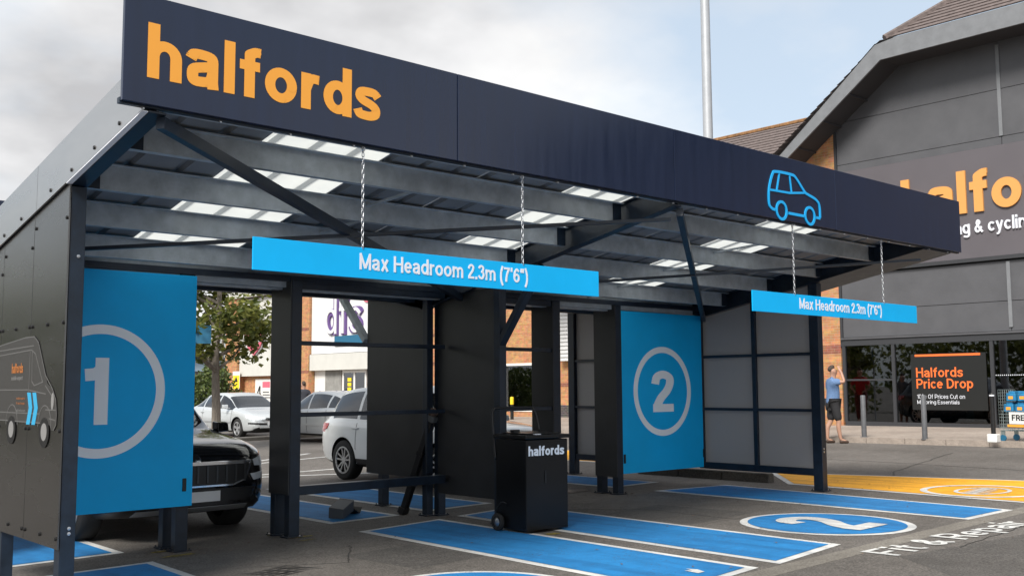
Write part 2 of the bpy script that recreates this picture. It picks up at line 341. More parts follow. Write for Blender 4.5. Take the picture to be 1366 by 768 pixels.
def ring_poly(mb, fn, cu, cv, r0, r1, t, n=64, ku=1, kv=1):
    vs = []; fs = []
    for k in range(n):
        a = 2*PI*k/n
        for r in (r0, r1):
            for tt in (0, t): vs.append(fn(cu+r*ku*math.cos(a), cv+r*kv*math.sin(a), tt))
    for k in range(n):
        p = k*4; q = ((k+1) % n)*4
        fs += [(p, q, q+2, p+2), (p+1, p+3, q+3, q+1), (p+2, q+2, q+3, p+3), (p, p+1, q+1, q)]
    return mb.add(vs, fs)
def disc_poly(mb, fn, cu, cv, r, t, n=64, ku=1, kv=1):
    return mb.prism([(cu+r*ku*math.cos(2*PI*k/n), cv+r*kv*math.sin(2*PI*k/n)) for k in range(n)], fn, 0, t)
def stroke(mb, fn, pts, w, t, closed=False):
    """polyline of constant width in a plane, mitred"""
    P_ = [Vector((p[0], p[1])) for p in pts]; n = len(P_); Ls = []
    for i in range(n):
        a = P_[i-1] if (i or closed) else None; b = P_[(i+1) % n] if (i < n-1 or closed) else None
        d1 = (P_[i]-a).normalized() if a is not None else None; d2 = (b-P_[i]).normalized() if b is not None else None
        if d1 is None: d1 = d2
        if d2 is None: d2 = d1
        nn = Vector((-(d1+d2).y, (d1+d2).x)); nn = nn.normalized() if nn.length > 1e-6 else Vector((-d1.y, d1.x))
        k = 1/max(.5, nn.dot(Vector((-d1.y, d1.x)))); Ls.append((P_[i]+nn*w/2*k, P_[i]-nn*w/2*k))
    vs = []; fs = []
    for a, b in Ls:
        for q in (a, b):
            for tt in (0, t): vs.append(fn(q.x, q.y, tt))
    for i in range(n if closed else n-1):
        p = i*4; q = ((i+1) % n)*4
        fs += [(p+1, p+3, q+3, q+1), (p, q, q+2, p+2), (p, p+1, q+1, q), (p+2, q+2, q+3, p+3)]
    return mb.add(vs, fs)
def smooth_pts(pts, n=6, closed=False):
    out = []; N = len(pts); P_ = [Vector(p) for p in pts]
    for i in range(N if closed else N-1):
        g = lambda j: P_[j % N] if closed else P_[max(0, min(N-1, j))]
        a, b, c, d = g(i-1), g(i), g(i+1), g(i+2)
        for k in range(n):
            t = k/n; out.append(.5*((2*b)+(c-a)*t+(2*a-5*b+4*c-d)*t*t+(3*b-a-3*c+d)*t**3))
    if not closed: out.append(P_[-1])
    return out
def struct(o): o['kind'] = 'structure'; return o
# ---- a small stroke alphabet in the manner of a bold grotesque: x-height 1, capitals 1.38, descender -.38
def glyph(c, h):
    K = 1.38; t = 1-h; T = K-h
    def arc(cx, cy, rx, ry, a0, a1, n=14): return [(cx+rx*math.cos(math.radians(a0+(a1-a0)*k/n)), cy+ry*math.sin(math.radians(a0+(a1-a0)*k/n))) for k in range(n+1)]
    def sm(pts): return [(p.x, p.y) for p in smooth_pts([Vector(p) for p in pts], 5)]
    def arch(x0, x1, top=1.0): r = (x1-x0)/2; return [(x0, .2)]+arc((x0+x1)/2, .56*top, r, top-h-.56*top, 180, 0)+[(x1, 0)]
    bowl = lambda W: arc(W/2, .5, W/2-h, .5-h, 0, 360, 28)
    if c == ' ': return [], .34
    if c == 'o': return [bowl(.96)], .96
    if c == 'n': return [[(h, 0), (h, 1)], arch(h, .88-h)], .88
    if c == 'h': return [[(h, 0), (h, K)], arch(h, .88-h)], .88
    if c == 'm': return [[(h, 0), (h, 1)], arch(h, .70), arch(.70, 1.40-h)], 1.40
    if c == 'u': return [[(.88-h, 0), (.88-h, 1)], [(h, 1)]+arc(.44, .44, .44-h, .44-h, 180, 360)+[(.88-h, .6)]], .88
    if c == 'r': return [[(h, 0), (h, 1)], [(h, .3)]+sm([(h, .55), (h+.10, .80), (.36, .865), (.56, t+.01)])], .57
    if c == 'l': return [[(h, 0), (h, K)]], 2*h
    if c == 'i': return [[(h, 0), (h, 1)], [(h, 1.14), (h, K)]], 2*h
    if c == 'd': return [bowl(.92), [(.92-h, 0), (.92-h, K)]], .92
    if c == 'b': return [bowl(.92), [(h, 0), (h, K)]], .92
    if c == 'p': return [bowl(.92), [(h, -.38), (h, 1)]], .92
    if c == 'g': return [bowl(.92), [(.92-h, 1), (.92-h, .0)]+sm([(.92-h, -.05), (.74, -.25), (.46, -.30), (.14, -.22)])], .92
    if c == 'a': return [sm([(.10, .70), (.18, .83), (.42, t), (.66, .80), (.84-h, .60)])+[(.84-h, .2), (.86-h, 0)], sm([(.84-h, .58), (.48, .54), (.20, .46), (h, .30), (.20, .16), (.42, h), (.62, .20), (.84-h, .36)])], .87
    if c == 'f': return [sm([(.60, T), (.46, T), (.24+h*.3, 1.14)])+[(.24+h*.3, .9), (.24+h*.3, 0)], [(0, t), (.58, t)]], .60
    if c == 't': return [[(.28, 1.30), (.28, .4)]+sm([(.28, .32), (.36, .16), (.56, h)]), [(0, t), (.56, t)]], .58
    if c == 's': return [sm([(.76, .72), (.64, .83), (.42, t), (.20, .82), (.145, .69), (.26, .58), (.52, .49), (.68, .38), (.67, .22), (.50, h), (.30, h), (.14, .18), (.07, .31)])], .81
    if c == 'e': return [[(h, .51), (.90-h, .51)]+arc(.45, .5, .45-h, .5-h, 2, 318, 22)], .90
    if c == 'c': return [arc(.46, .5, .46-h, .5-h, 42, 318, 20)], .84
    if c == 'x': return [[(.10, 0), (.76, 1)], [(.76, 0), (.10, 1)]], .86
    if c == 'y': return [[(.10, 1), (.45, .08)], [(.80, 1), (.40, -.12)]+sm([(.38, -.18), (.26, -.30), (.06, -.30)])], .88
    if c == 'M': return [[(h, 0), (h, K)], [(1.3-h, 0), (1.3-h, K)], [(h, K-.1), (.65, .12)], [(.65, .12), (1.3-h, K-.1)]], 1.30
    if c == 'H': return [[(h, 0), (h, K)], [(1.12-h, 0), (1.12-h, K)], [(h, .72), (1.12-h, .72)]], 1.12
    if c == 'F': return [[(h, 0), (h, K)], [(h, T), (.90, T)], [(h, .68), (.80, .68)]], .92
    if c == 'E': return [[(h, 0), (h, K)], [(h, T), (.94, T)], [(h, .70), (.86, .70)], [(h, h), (.96, h)]], .97
    if c == 'P': return [[(h, 0), (h, K)], [(h, T), (.52, T)]+arc(.54, .93, .44-h+.04, T-.93, 90, -90)+[(h, .93*2-T)]], 1.0
    if c == 'R': return [[(h, 0), (h, K)], [(h, T), (.52, T)]+arc(.54, .95, .44-h+.04, T-.95, 90, -90)+[(h, .95*2-T)], [(.5, .60), (.78, .5), (.86, .3), (.90, 0)]], 1.04
    if c == 'D': return [[(h, 0), (h, K)], [(h, T), (.42, T)]+arc(.46, K/2, .62-h+.02, T-K/2, 90, -90)+[(h, h)]], 1.10
    if c == 'O': return [arc(.58, K/2, .58-h, K/2-h, 0, 360, 28)], 1.16
    if c == 'C': return [arc(.58, K/2, .56-h, K/2-h, 40, 320, 24)], 1.08
    if c == 'A': return [[(.10, 0), (.58, K)], [(.58, K), (1.06, 0)], [(.30, .42), (.86, .42)]], 1.16
    if c == '0': return [arc(.44, K/2, .44-h, K/2-h, 0, 360, 26)], .88
    if c == '1': return [[(.56-h, 0), (.56-h, K)], [(.56-h, 1.14), (.28, 1.04), (.04, 1.02)]], .56
    if c == '2': return [sm([(h*.9, .92), (.20, 1.14), (.44, T), (.68, 1.13), (.70, .93), (.58, .70), (.34, .46), (h*1.1, .16)]), [(.04, h), (.84, h)]], .86
    if c == '3': return [sm([(.10, 1.02), (.2, 1.18), (.42, T), (.66, 1.12), (.62, .84), (.40, .74)]), sm([(.40, .74), (.64, .66), (.72, .42), (.58, .18), (.38, h), (.16, .22), (.08, .38)])], .84
    if c == '4': return [[(.64, 0), (.64, K)], [(.60, K-.06), (.12, .44), (.88, .44)]], .90
    if c == '6': return [arc(.44, .44, .44-h, .44-h, 0, 360, 24), sm([(h, .44), (.16, .90), (.34, 1.18), (.50, T), (.76, 1.06)])], .88
    if c == '7': return [[(.02, T), (.80, T)], sm([(.70, T-.04), (.46, .80), (.34, .40), (.30, 0)])], .82
    if c == '&': return [sm([(1.0, .02), (.62, .44), (.36, .82), (.30, 1.05), (.46, T), (.62, 1.08), (.54, .86), (.22, .60), (.12, .36), (.28, h), (.52, .15), (.76, .36), (.86, .62)])], 1.04
    if c == '.': return [[(h, 0), (h, 2*h)]], 2*h
    if c == '(': return [sm([(.38, K+.06), (.18, .95), (h, .5), (.18, .05), (.38, -.36)])], .42
    if c == ')': return [sm([(.04, K+.06), (.24, .95), (.42-h, .5), (.24, .05), (.04, -.36)])], .42
    if c in "'’": return [[(h, K), (h*.8, .98)]], 2*h
    if c in '"”': return [[(h, K), (h*.8, .98)], [(3.2*h, K), (3*h, .98)]], 4.2*h
    return [[(h, 0), (h, 1)]], 2*h
def lettering(txt, fn, u0, u1, v0, v1, m, parent, name='lettering', t=.006, bold=.02, space=1.0, shear=0, loc=False):
    h = {.005: .075, .01: .09, .012: .075, .02: .115, .022: .12, .025: .12, .03: .152, .035: .15, .05: .15}.get(bold, .12); x = 0; paths = []
    for c in txt:
        ps, w = glyph(c, h); paths += [[(a+x, b_) for a, b_ in p] for p in ps]; x += w+.13*space+(.10-h*.6)
    top = 1.38 if any(c.isupper() or c in 'bdfhklt0123456789i(' for c in txt) else 1.0; bot = -.36 if any(c in 'gpyq(' for c in txt) else 0
    x0 = 0; x1 = x-.13*space-(.10-h*.6)
    mp = lambda u, v, tt: fn(u0+(u1-u0)*(u-x0)/(x1-x0), v0+(v1-v0)*(v-bot)/(top-bot), tt)
    b = MB(); e = 0; walls = t > .0015
    hy = h*.84; eps = 2.5e-5
    for p in paths:
        P_ = [Vector(q) for q in p]; loop = (P_[0]-P_[-1]).length < 1e-4
        for i in range(len(P_)-1):
            d = P_[i+1]-P_[i]
            if d.length < 1e-6: continue
            n = Vector((-d.y, d.x)).normalized(); n = Vector((n.x*h, n.y*hy)); e += 1; tt = t+eps*(e % 40); q = [P_[i]+n, P_[i]-n, P_[i+1]-n, P_[i+1]+n]
            if walls: b.prism([(v.x, v.y) for v in q], mp, 0, tt)
            else: b.add([mp(v.x, v.y, tt) for v in q], [(0, 1, 2, 3)])
            if loop or ((P_[i]-P_[0]).length > h*.9 and (P_[i]-P_[-1]).length > h*.9):
                e += 1; tt = t+eps*(e % 40); q = [(P_[i].x+h*math.cos(k*PI/6), P_[i].y+hy*math.sin(k*PI/6)) for k in range(12)]
                if walls: b.prism(q, mp, 0, tt)
                else: b.add([mp(u, v, tt) for u, v in q], [tuple(range(12))])
    o = b.build(name, m, None if loc else parent)
    if loc: o.parent = parent
    return o

# ================================================================== THE SETTING
def ground():
    xs = [-1500, -300, -80, -25, -5, 5, 15, 25, 40, 120, 400, 1500]; ys = [-1500, -300, -80, -25, -5, 5, 15, 30, 50, 75, 200, 500, 1800]
    b = MB(); n = len(ys)
    b.v = [(x, y, gz(x, y)) for x in xs for y in ys]
    b.f = [(i*n+j, (i+1)*n+j, (i+1)*n+j+1, i*n+j+1) for i in range(len(xs)-1) for j in range(n-1)]
    struct(b.build('ground', 'asphalt'))
ground()
def flat(name, poly, m, lay, parent=None):
    """a painted sheet on the asphalt, a few millimetres up"""
    c = [Vector((p[0], p[1])) for p in poly]; b = MB(); n = len(c)
    b.add([(p.x, p.y, gz(p.x, p.y)+.004*lay) for p in c], [tuple(range(n))])
    o = b.build(name, m, parent)
    if parent is None: struct(o)
    return o
def inset(poly, w):
    c = [Vector((p[0], p[1])) for p in poly]; n = len(c); ar = sum(c[i].x*c[(i+1) % n].y-c[(i+1) % n].x*c[i].y for i in range(n)); s = 1 if ar > 0 else -1; out = []
    for i in range(n):
        d1 = (c[i]-c[i-1]).normalized(); d2 = (c[(i+1) % n]-c[i]).normalized(); n1 = Vector((-d1.y, d1.x))*s; n2 = Vector((-d2.y, d2.x))*s
        q = (n1+n2); q = q/(q.dot(n1)); out.append(c[i]+q*w)
    return out
def bay(poly, m, w=.085, label=None):
    o = flat('bay_marking', poly, 'line_white', 1); flat('paint', inset(poly, w), m, 2, o)
    if label: o['label'] = label
    return o
g2 = lambda x, y: G(x, y).to_2d()
A = [g2(478, 709), g2(586, 692), g2(1012, 757)]; A.append(A[2]+(A[0]-A[1]))
bay(A, 'bay_blue', label='blue painted strip with white outline that the black wheeled bin stands on')
C0, C2, C1 = g2(609, 688), g2(1040, 752), g2(1122, 726); bay([C0, C2, C1, C0+(C1-C2)*.98], 'bay_blue', label='blue painted strip with white outline beside the circled ground numeral')
bay([g2(872, 654.5), g2(1292, 693), g2(1352, 680), g2(968, 646.5)], 'bay_blue', label='blue painted strip with white outline below the grey panelled side wall')
D = [A[0]+Vector((-3.3, 0)), A[1]+Vector((-3.42, .0)), A[2]+Vector((-3.2, 0)), A[3]+Vector((-3.15, 0))]
Lq = [Vector((2.72, 9.10)), Vector((3.85, 9.10)), Vector((3.62, 4.9)), Vector((2.5, 4.9))]
bay(Lq, 'bay_blue', label='blue painted strip with white outline under the left side wall')
# the row of strips behind the posts
for x0, x1, y0, y1, lb in ((2.45, 3.87, 9.8, 14.2, 'blue painted strip behind the panel with the circled one'), (6.25, 7.2, 10.0, 14.3, 'blue painted strip behind the open frame with the dropped box on it'), (7.62, 8.68, 10.05, 14.3, 'blue painted strip behind the dark centre panel'), (11.0, 12.0, 10.1, 14.3, 'blue painted strip behind the panel with the circled two')):
    bay([(x0, y0), (x1, y0), (x1+.15, y1), (x0+.15, y1)], 'bay_blue', label=lb)
def circle_mark(cx, cy, r, num, lab):
    b = MB(); b.v = [(cx+r*math.cos(2*PI*k/72), cy+r*1.12*math.sin(2*PI*k/72), 0) for k in range(72)]; b.v = [(x, y, gz(x, y)+.004) for x, y, _ in b.v]; b.f = [tuple(range(72))]
    o = struct(b.build('bay_number', 'line_white')); o['label'] = lab
    b = MB(); q = r-.075; b.v = [(cx+q*math.cos(2*PI*k/72), cy+q*1.12*math.sin(2*PI*k/72)) for k in range(72)]; b.v = [(x, y, gz(x, y)+.008) for x, y in b.v]; b.f = [tuple(range(72))]
    b.build('paint', 'bay_blue', o)
    w = .29 if num == '2' else .15
    lettering(num, gnd(3), cx-w, cx+w, cy-.56, cy+.56, 'line_white', o, 'numeral', t=.001, bold=.03)
circle_mark(9.60, 5.87, .80, '2', 'blue disc with a white two painted on the ground between blue strips')
circle_mark(4.93, 5.86, .80, '1', 'blue disc with a white one painted on the ground between blue strips')
# pale concrete strip along the front of the bays
s0, s1 = g2(1014, 766), g2(1352, 683); dv = (s1-s0).normalized(); nv = Vector((-dv.y, dv.x))
struct(flat('concrete_strip', [s0-dv*12-nv*.11, s1+dv*9-nv*.11, s1+dv*9+nv*.11, s0-dv*12+nv*.11], 'concrete_strip', .5))
f0, f1 = g2(1211, 743), g2(1392, 699); fh = .30
o = lettering('Fit & Repair', lambda u, v, t: (f0.x+(f1-f0).x*u-.02*v, f0.y+(f1-f0).y*u+v*.78, gz(f0.x+(f1-f0).x*u, f0.y+(f1-f0).y*u+v*.78)+.005+t), 0, 1, 0, .55, 'line_white', None, 'ground_lettering', t=.001, bold=.025)
struct(o)
# white flick of lettering near the front of the strip
b = MB(); c = g2(921, 763); b.prism([(c.x-.03, c.y-.1), (c.x+.05, c.y-.1), (c.x+.09, c.y+.0), (c.x+.06, c.y+.09), (c.x+.03, c.y+.0), (c.x-.01, c.y+.05)], gnd(3), 0, .001); struct(b.build('ground_lettering', 'line_white'))
# orange click-and-collect style bay
OR = [g2(1022, 629), g2(1050, 645.5), g2(1420, 676), g2(1420, 643)]
o1 = bay([g2(1026, 629.5), g2(1051, 645.5), g2(1430, 675.5), g2(1430, 643)], 'bay_orange', .09, 'orange painted bay with a white ring emblem')
e = g2(1311, 655.5); b = MB(); ring_poly(b, gnd(3), e.x, e.y, .66, .75, .001); ring_poly(b, gnd(3), e.x, e.y, .34, .40, .001, ku=1.1, kv=.8)
for k in range(5): stroke(b, gnd(3), [(e.x-.36+.14*k, e.y-.18+.02*k), (e.x-.30+.15*k, e.y+.1+.02*k), (e.x-.2+.15*k, e.y-.06)], .05, .001)
b.build('emblem', 'line_white', o1)
bay([(14.3, 12.2), (14.3, 16.5), (17.0, 16.5), (17.0, 12.2)], 'bay_orange', .09, 'orange painted bay seen behind the right side wall')
# faded white lines of the car park behind
for a, c in (((402, 634), (480, 631)), ((395, 613), (445, 608)), ((262, 640), (362, 632)), ((330, 617), (370, 611))):
    p, q = g2(*a), g2(*c); d = (q-p).normalized(); nn = Vector((-d.y, d.x))*.06; p -= d*1.5; q += d*1.5
    flat('parking_line', [p-nn, q-nn, q+nn, p+nn], 'line_white', 1)
# tyre and oil marks, old yellow paint at the post feet
def blot(name, c, rx, ry, m, ang=0, n=22, lay=1.4):
    pts = []
    for k in range(n):
        a = 2*PI*k/n; r = 1+random.uniform(-.35, .25); x, y = rx*r*math.cos(a), ry*r*math.sin(a)
        pts.append((c[0]+x*math.cos(ang)-y*math.sin(ang), c[1]+x*math.sin(ang)+y*math.cos(ang)))
    return flat(name, pts, m, lay)
p = g2(375, 762)
for k in range(6): blot('tyre_mark', (p.x-.30+.11*k, p.y+.03*math.sin(k*2)), .012, .20, 'oil', .5)
for k in range(5): blot('tyre_mark', (p.x-.02, p.y-.16+.08*k), .26, .010, 'oil', .25)
blot('oil_stain', g2(762, 655), .35, .16, 'oil'); 
for q, rx, ry in (((400, 716), .14, .05), ((372, 712), .13, .05), ((236, 741), .16, .05), ((212, 736), .09, .04), ((738, 712), .10, .06), ((410, 720), .10, .025)): blot('worn_paint', g2(*q), rx, ry, 'worn_yellow')
# kerb of the small island under the right wall: separate stones
b = MB(); isl = [(12.98, 8.78), (13.05, 11.3), (14.1, 11.3), (13.6, 9.2)]
kb = struct(MB().prism(isl, lambda u, v, t: (u, v, gz(u, v)+t), 0, .115).build('kerb_island', 'paving'))
for k in range(3):
    y0 = 8.74+k*.86; x0 = 12.80+.03*k
    MB().hexa([(x0, y0, gz(x0, y0)-.02), (x0+.16, y0, gz(x0, y0)-.02), (x0+.18, y0+.84, gz(x0, y0)-.02), (x0+.03, y0+.84, gz(x0, y0)-.02), (x0+.03, y0, gz(x0, y0)+.13), (x0+.16, y0, gz(x0, y0)+.13), (x0+.18, y0+.84, gz(x0, y0)+.125), (x0+.06, y0+.84, gz(x0, y0)+.125)]).build('kerb_stone', 'kerbstone', kb, bevel=.012)
# pavement with kerb stones in front of the shop
XS = 27.0; XK = 21.62
def pave_z(x, y): return gz(x, y)+.115
b = MB(); b.hexa([(XK+.12, -60, gz(XK, -25)), (XS+1, -60, gz(XS, -25)), (XS+1, 28, gz(XS, 28)), (XK+.12, 28, gz(XK, 28)), (XK+.12, -60, pave_z(XK, -25)), (XS+1, -60, pave_z(XS, -25)), (XS+1, 28, pave_z(XS, 28)), (XK+.12, 28, pave_z(XK, 28))])
b = MB(); ys = [-25, 28]
b.hexa([(XK+.12, -25, -1), (XS+3, -25, -1), (XS+3, 28, -1), (XK+.12, 28, -1), (XK+.12, -25, pave_z(XK, -25)), (XS+3, -25, pave_z(XS+3, -25)), (XS+3, 28, pave_z(XS+3, 28)), (XK+.12, 28, pave_z(XK, 28))])
pv = struct(b.build('pavement', 'paving'))
kme = None
for k in range(14):
    y = 2.0+k*.92
    if kme is None: kme = MB().box(0, .12, 0, .905, -.2, .125).mesh('kerb_stone'); kme.materials.append(M['paving'])
    o = bpy.data.objects.new('kerb_stone', kme); COL.objects.link(o); o.location = (XK, y, gz(XK, y)); o.parent = pv
MB().hexa([(XK, 14.9, -1), (XK+.12, 14.9, -1), (XK+.12, 28, -1), (XK, 28, -1), (XK, 14.9, gz(XK, 14.9)+.124), (XK+.12, 14.9, gz(XK, 14.9)+.124), (XK+.12, 28, gz(XK, 28)+.124), (XK, 28, gz(XK, 28)+.124)]).build('kerb_run', 'paving', pv)
# pavement of the terrace behind, kerb in front of the parked silver cars
struct(MB().hexa([(25.5, 28.2, -1), (31, 28.2, -1), (31, 66, -1), (25.5, 66, -1), (25.5, 28.2, gz(25.5, 28.2)+.11), (31, 28.2, gz(31, 28.2)+.11), (31, 66, gz(31, 66)+.11), (25.5, 66, gz(25.5, 66)+.11)]).build('pavement', 'paving'))
k0 = struct(MB().hexa([(13.2, 28.1, -.6), (17.4, 28.1, -.6), (17.4, 28.7, -.6), (13.2, 28.7, -.6), (13.2, 28.1, gz(13, 28)+.1), (17.4, 28.1, gz(17.4, 28)+.1), (17.4, 28.7, gz(17.4, 28)+.1), (13.2, 28.7, gz(13, 28)+.1)]).build('kerb', 'kerbstone'))

# ================================================================== THE CANOPY
XL, XC, XR = 2.45, 7.46, 12.3; YF = 5.94; YM = 9.87
CAN = empty('fitting_canopy', (XC, YM, gz(XC, YM)), 'navy steel canopy over two numbered fitting bays with an orange name on its fascia', 'canopy')
def zr(Y): return 3.42-.19*(min(Y, 2*YM-Y)-5.94)          # underside of the butterfly roof
def bx(name, m, x0, x1, y0, y1, z0, z1, bevel=.004, parent=None): return MB().box(x0, x1, y0, y1, z0, z1).build(name, m, parent or CAN, bevel=bevel)
# fascia boards: front and back
for yf, sg in ((YF, 1), (2*YM-YF, -1)):
    xs = [2.25, 4.79, 7.36, 10.14, 13.18]
    for i in range(4):
        a, c = xs[i]+.003, xs[i+1]-.003
        fp = MB().box(a, c, yf, yf+.035*sg, 3.20, 3.87).build('fascia_panel', 'navy', CAN, bevel=.003)
        if sg == 1 and i == 0: lettering('halfords', front(YF-.001), 2.395, 4.075, 3.365, 3.705, 'logo_orange', fp, t=.0012, bold=.03, space=.93)
        if sg == 1 and i == 2:
            fn = front(YF-.001); b = MB(); x0 = 8.845; z0 = 3.235; w = .029
            P3 = lambda l: [(x0+u*.98, z0+v*.47) for u, v in l]
            body = smooth_pts([Vector((u, v)) for u, v in P3([(.07, .13), (.015, .22), (.02, .55), (.09, .90), (.16, .975), (.44, .985), (.53, .93), (.69, .66), (.76, .61), (.90, .54), (.975, .42), (.985, .13)])], 5)
            stroke(b, fn, body, w, .008)
            stroke(b, fn, P3([(.02, .54), (.40, .56), (.70, .64)]), w*.8, .007)
            stroke(b, fn, P3([(.41, .97), (.44, .57)]), w*.8, .006); stroke(b, fn, P3([(.22, .96), (.16, .545)]), w*.8, .006)
            for cu in (.24, .78): ring_poly(b, fn, x0+cu*.98, z0+.13*.47, .076, .105, .008, 32)
            stroke(b, fn, P3([(.36, .10), (.66, .10)]), w, .008); stroke(b, fn, P3([(.06, .13), (.12, .12)]), w, .007); stroke(b, fn, P3([(.90, .12), (.985, .12)]), w, .007)
            b.build('car_emblem', 'cyan', fp)
    MB().box(2.25, 13.18, yf+.036*sg, yf+.075*sg, 3.19, 3.225).build('fascia_rail', 'frame', CAN)
    b = MB()
    for k in range(22):
        x = 2.4+k*.5
        b.lathe([(0, 3.178), (.011, 3.180), (.011, 3.19)], 6, (x, yf+.055*sg, 0))
    b.build('fascia_screws', 'steel', CAN)
# rafters with flanges
for X in (XL+.04, XC, XR-.02):
    for sg in (1, -1):
        def yy(y): return y if sg == 1 else 2*YM-y
        b = MB(); ya, yb = 5.99, 9.86
        for (w, t0, t1) in ((.11, .245, .232), (.016, .232, .016), (.11, .016, .002)):
            b.hexa([(X-w/2, yy(ya), zr(ya)-t0), (X+w/2, yy(ya), zr(ya)-t0), (X+w/2, yy(yb), zr(yb)-t0), (X-w/2, yy(yb), zr(yb)-t0), (X-w/2, yy(ya), zr(ya)-t1), (X+w/2, yy(ya), zr(ya)-t1), (X+w/2, yy(yb), zr(yb)-t1), (X-w/2, yy(yb), zr(yb)-t1)])
        b.build('rafter', 'frame', CAN, bevel=.002)
# Z purlins between the rafters
PY = [6.03, 6.66, 7.43, 8.20, 8.97, 9.5]
for sg in (1, -1):
    for Y0 in PY:
        if sg == -1 and Y0 in (6.03,): continue
        for (xa, xb) in ((2.56, 7.40), (7.52, 12.22)):
            Y = Y0 if sg == 1 else 2*YM-Y0; z = zr(Y0)-.004; s2 = sg
            b = MB(); b.box(xa, xb, Y-.004, Y+.004, z-.195, z-.01)
            b.box(xa, xb, min(Y+.004*s2, Y+.062*s2), max(Y+.004*s2, Y+.062*s2), z-.195, z-.189)
            b.box(xa, xb, min(Y-.062*s2, Y-.004*s2), max(Y-.062*s2, Y-.004*s2), z-.016, z-.010)
            b.box(xa, xb, min(Y+.058*s2, Y+.064*s2), max(Y+.058*s2, Y+.064*s2), z-.189, z-.172)
            b.build('purlin', 'galv', CAN)
    for Y0 in PY[1:]:
        Y = Y0 if sg == 1 else 2*YM-Y0
        for X, d in ((7.40, -1), (7.52, 1), (12.22, -1), (2.56, 1)):
            MB().box(min(X, X+d*.11), max(X, X+d*.11), Y-.014*sg-.004, Y-.014*sg+.004, zr(Y0)-.20, zr(Y0)-.02).build('cleat', 'frame', CAN)
# sag bars tying the purlins in mid span
for X in (4.98, 9.9):
    for a, c in zip(PY[1:-1], PY[2:]):
        MB().bar((X, a+.01, zr(a)-.17), (X, c-.01, zr(c)-.06), .03, .02).build('sag_bar', 'galv', CAN)
# wind braces crossing under the purlins
for (a, c, w, h) in (((2.52, 6.02), (7.42, 9.15), .06, .075), ((2.52, 8.75), (7.42, 6.05), .045, .03), ((7.52, 6.02), (12.25, 9.4), .06, .075), ((7.52, 8.75), (12.25, 6.05), .045, .03)):
    MB().bar((a[0], a[1], zr(a[1])-.285), (c[0], c[1], zr(c[1])-.285-.07*(w < .05)), w, h).build('wind_brace', 'frame', CAN)
# roof sheets and translucent rooflights, one metre each
RX = [2.53+1.0167*k for k in range(11)]; RX[0] = 2.42; RX[-1] = 12.95
prof = [(0, 0), (.02, 0), (.04, .032), (.075, .032), (.095, 0), (.3389, 0)]
for sg in (1, -1):
    for i in range(10):
        a, c = RX[i], RX[i+1]; k = (c-a)/1.0167; up = []
        for r in range(3):
            for u, h in prof[:-1]: up.append((a+(r*.3389+u)*k, h))
        up.append((c-.004, 0)); vs = []
        n = len(up)
        for Y0 in (5.985, 9.84):
            Y = Y0 if sg == 1 else 2*YM-Y0
            for x, h in up: vs.append((x, Y, zr(Y0)+h))
        for Y0 in (5.985, 9.84):
            Y = Y0 if sg == 1 else 2*YM-Y0
            for x, h in up: vs.append((x, Y, zr(Y0)+h+.0025))
        fs = []
        for j in range(n-1): fs += [(j, j+1, n+j+1, n+j), (2*n+j, 3*n+j, 3*n+j+1, 2*n+j+1), (j, 2*n+j, 2*n+j+1, j+1), (n+j, n+j+1, 3*n+j+1, 3*n+j)]
        fs += [(0, n, 3*n, 2*n), (n-1, 3*n-1, 4*n-1, 2*n-1)]
        sky_ = i in (1, 4, 7)
        MB().add(vs, fs).build('rooflight' if sky_ else 'roof_sheet', 'rooflight' if sky_ else 'roofsheet', CAN)
MB().box(2.42, 12.95, 9.78, 9.96, zr(YM)-.06, zr(YM)-.012).build('valley_gutter', 'galv', CAN)
for Y in (9.62, 10.12): MB().box(2.5, 12.25, Y-.05, Y+.05, zr(9.6)-.20, zr(9.6)-.03).build('eaves_beam', 'galv' if Y < 9.8 else 'frame', CAN, bevel=.004)
for Y in (9.43,): MB().box(2.5, 12.25, Y-.02, Y+.02, 2.60, 2.66).build('head_rail', 'frame', CAN)
# posts
def post(x0, x1, y0, y1, ztop, plate=True):
    zg = gz((x0+x1)/2, (y0+y1)/2); p = bx('post', 'frame', x0, x1, y0, y1, zg, ztop)
    if plate:
        bx('base_plate', 'frame', x0-.03, x1+.03, y0-.03, y1+.03, zg+.001, zg+.014, 0, p)
        b = MB()
        for sx in (x0-.016, x1+.016):
            for sy in (y0-.016, y1+.016): b.lathe([(.008, zg+.014), (.008, zg+.03), (0, zg+.031)], 6, (sx, sy, 0))
        b.build('anchor_bolts', 'darksteel', p)
    return p
for sgn in (1, -1):
    my = lambda y: y if sgn == 1 else 2*YM-y
    def pst(xa, xb, ya, yb, zt): a, c = sorted((my(ya), my(yb))); return post(xa, xb, a, c, zt)
    pl = pst(2.432, 2.535, 7.28, 7.385, 2.91)
    pr = pst(12.245, 12.355, 7.50, 7.64, 2.87)
    pst(2.44, 2.53, 8.60, 8.69, 2.66) if sgn == 1 else None
    pst(7.41, 7.51, 8.46, 8.56, 2.69) if sgn == 1 else None
    if sgn == 1:
        b = MB()
        for z in (.51, .545, 2.4): b.lathe([(0, 7.272), (.012, 7.274), (.012, 7.28)], 8, (2.49, 0, z+.02), 'y')
        b.build('bolts', 'steel', pl)
        b = MB()
        for z in (.62, .66): b.lathe([(0, 7.492), (.014, 7.494), (.014, 7.50)], 8, (12.29, 0, z), 'y')
        b.build('bolts', 'steel', pr)
    # knee brace of the centre column
    kb_ = 0 if sgn == 1 else .12; MB().bar((7.46, my(8.50+kb_), 1.96 if sgn == 1 else 2.1), (7.46, my(7.84+kb_), 2.78), .07, .09, (1, 0, 0)).build('knee_brace', 'frame' if sgn == 1 else 'galv', CAN, bevel=.004)
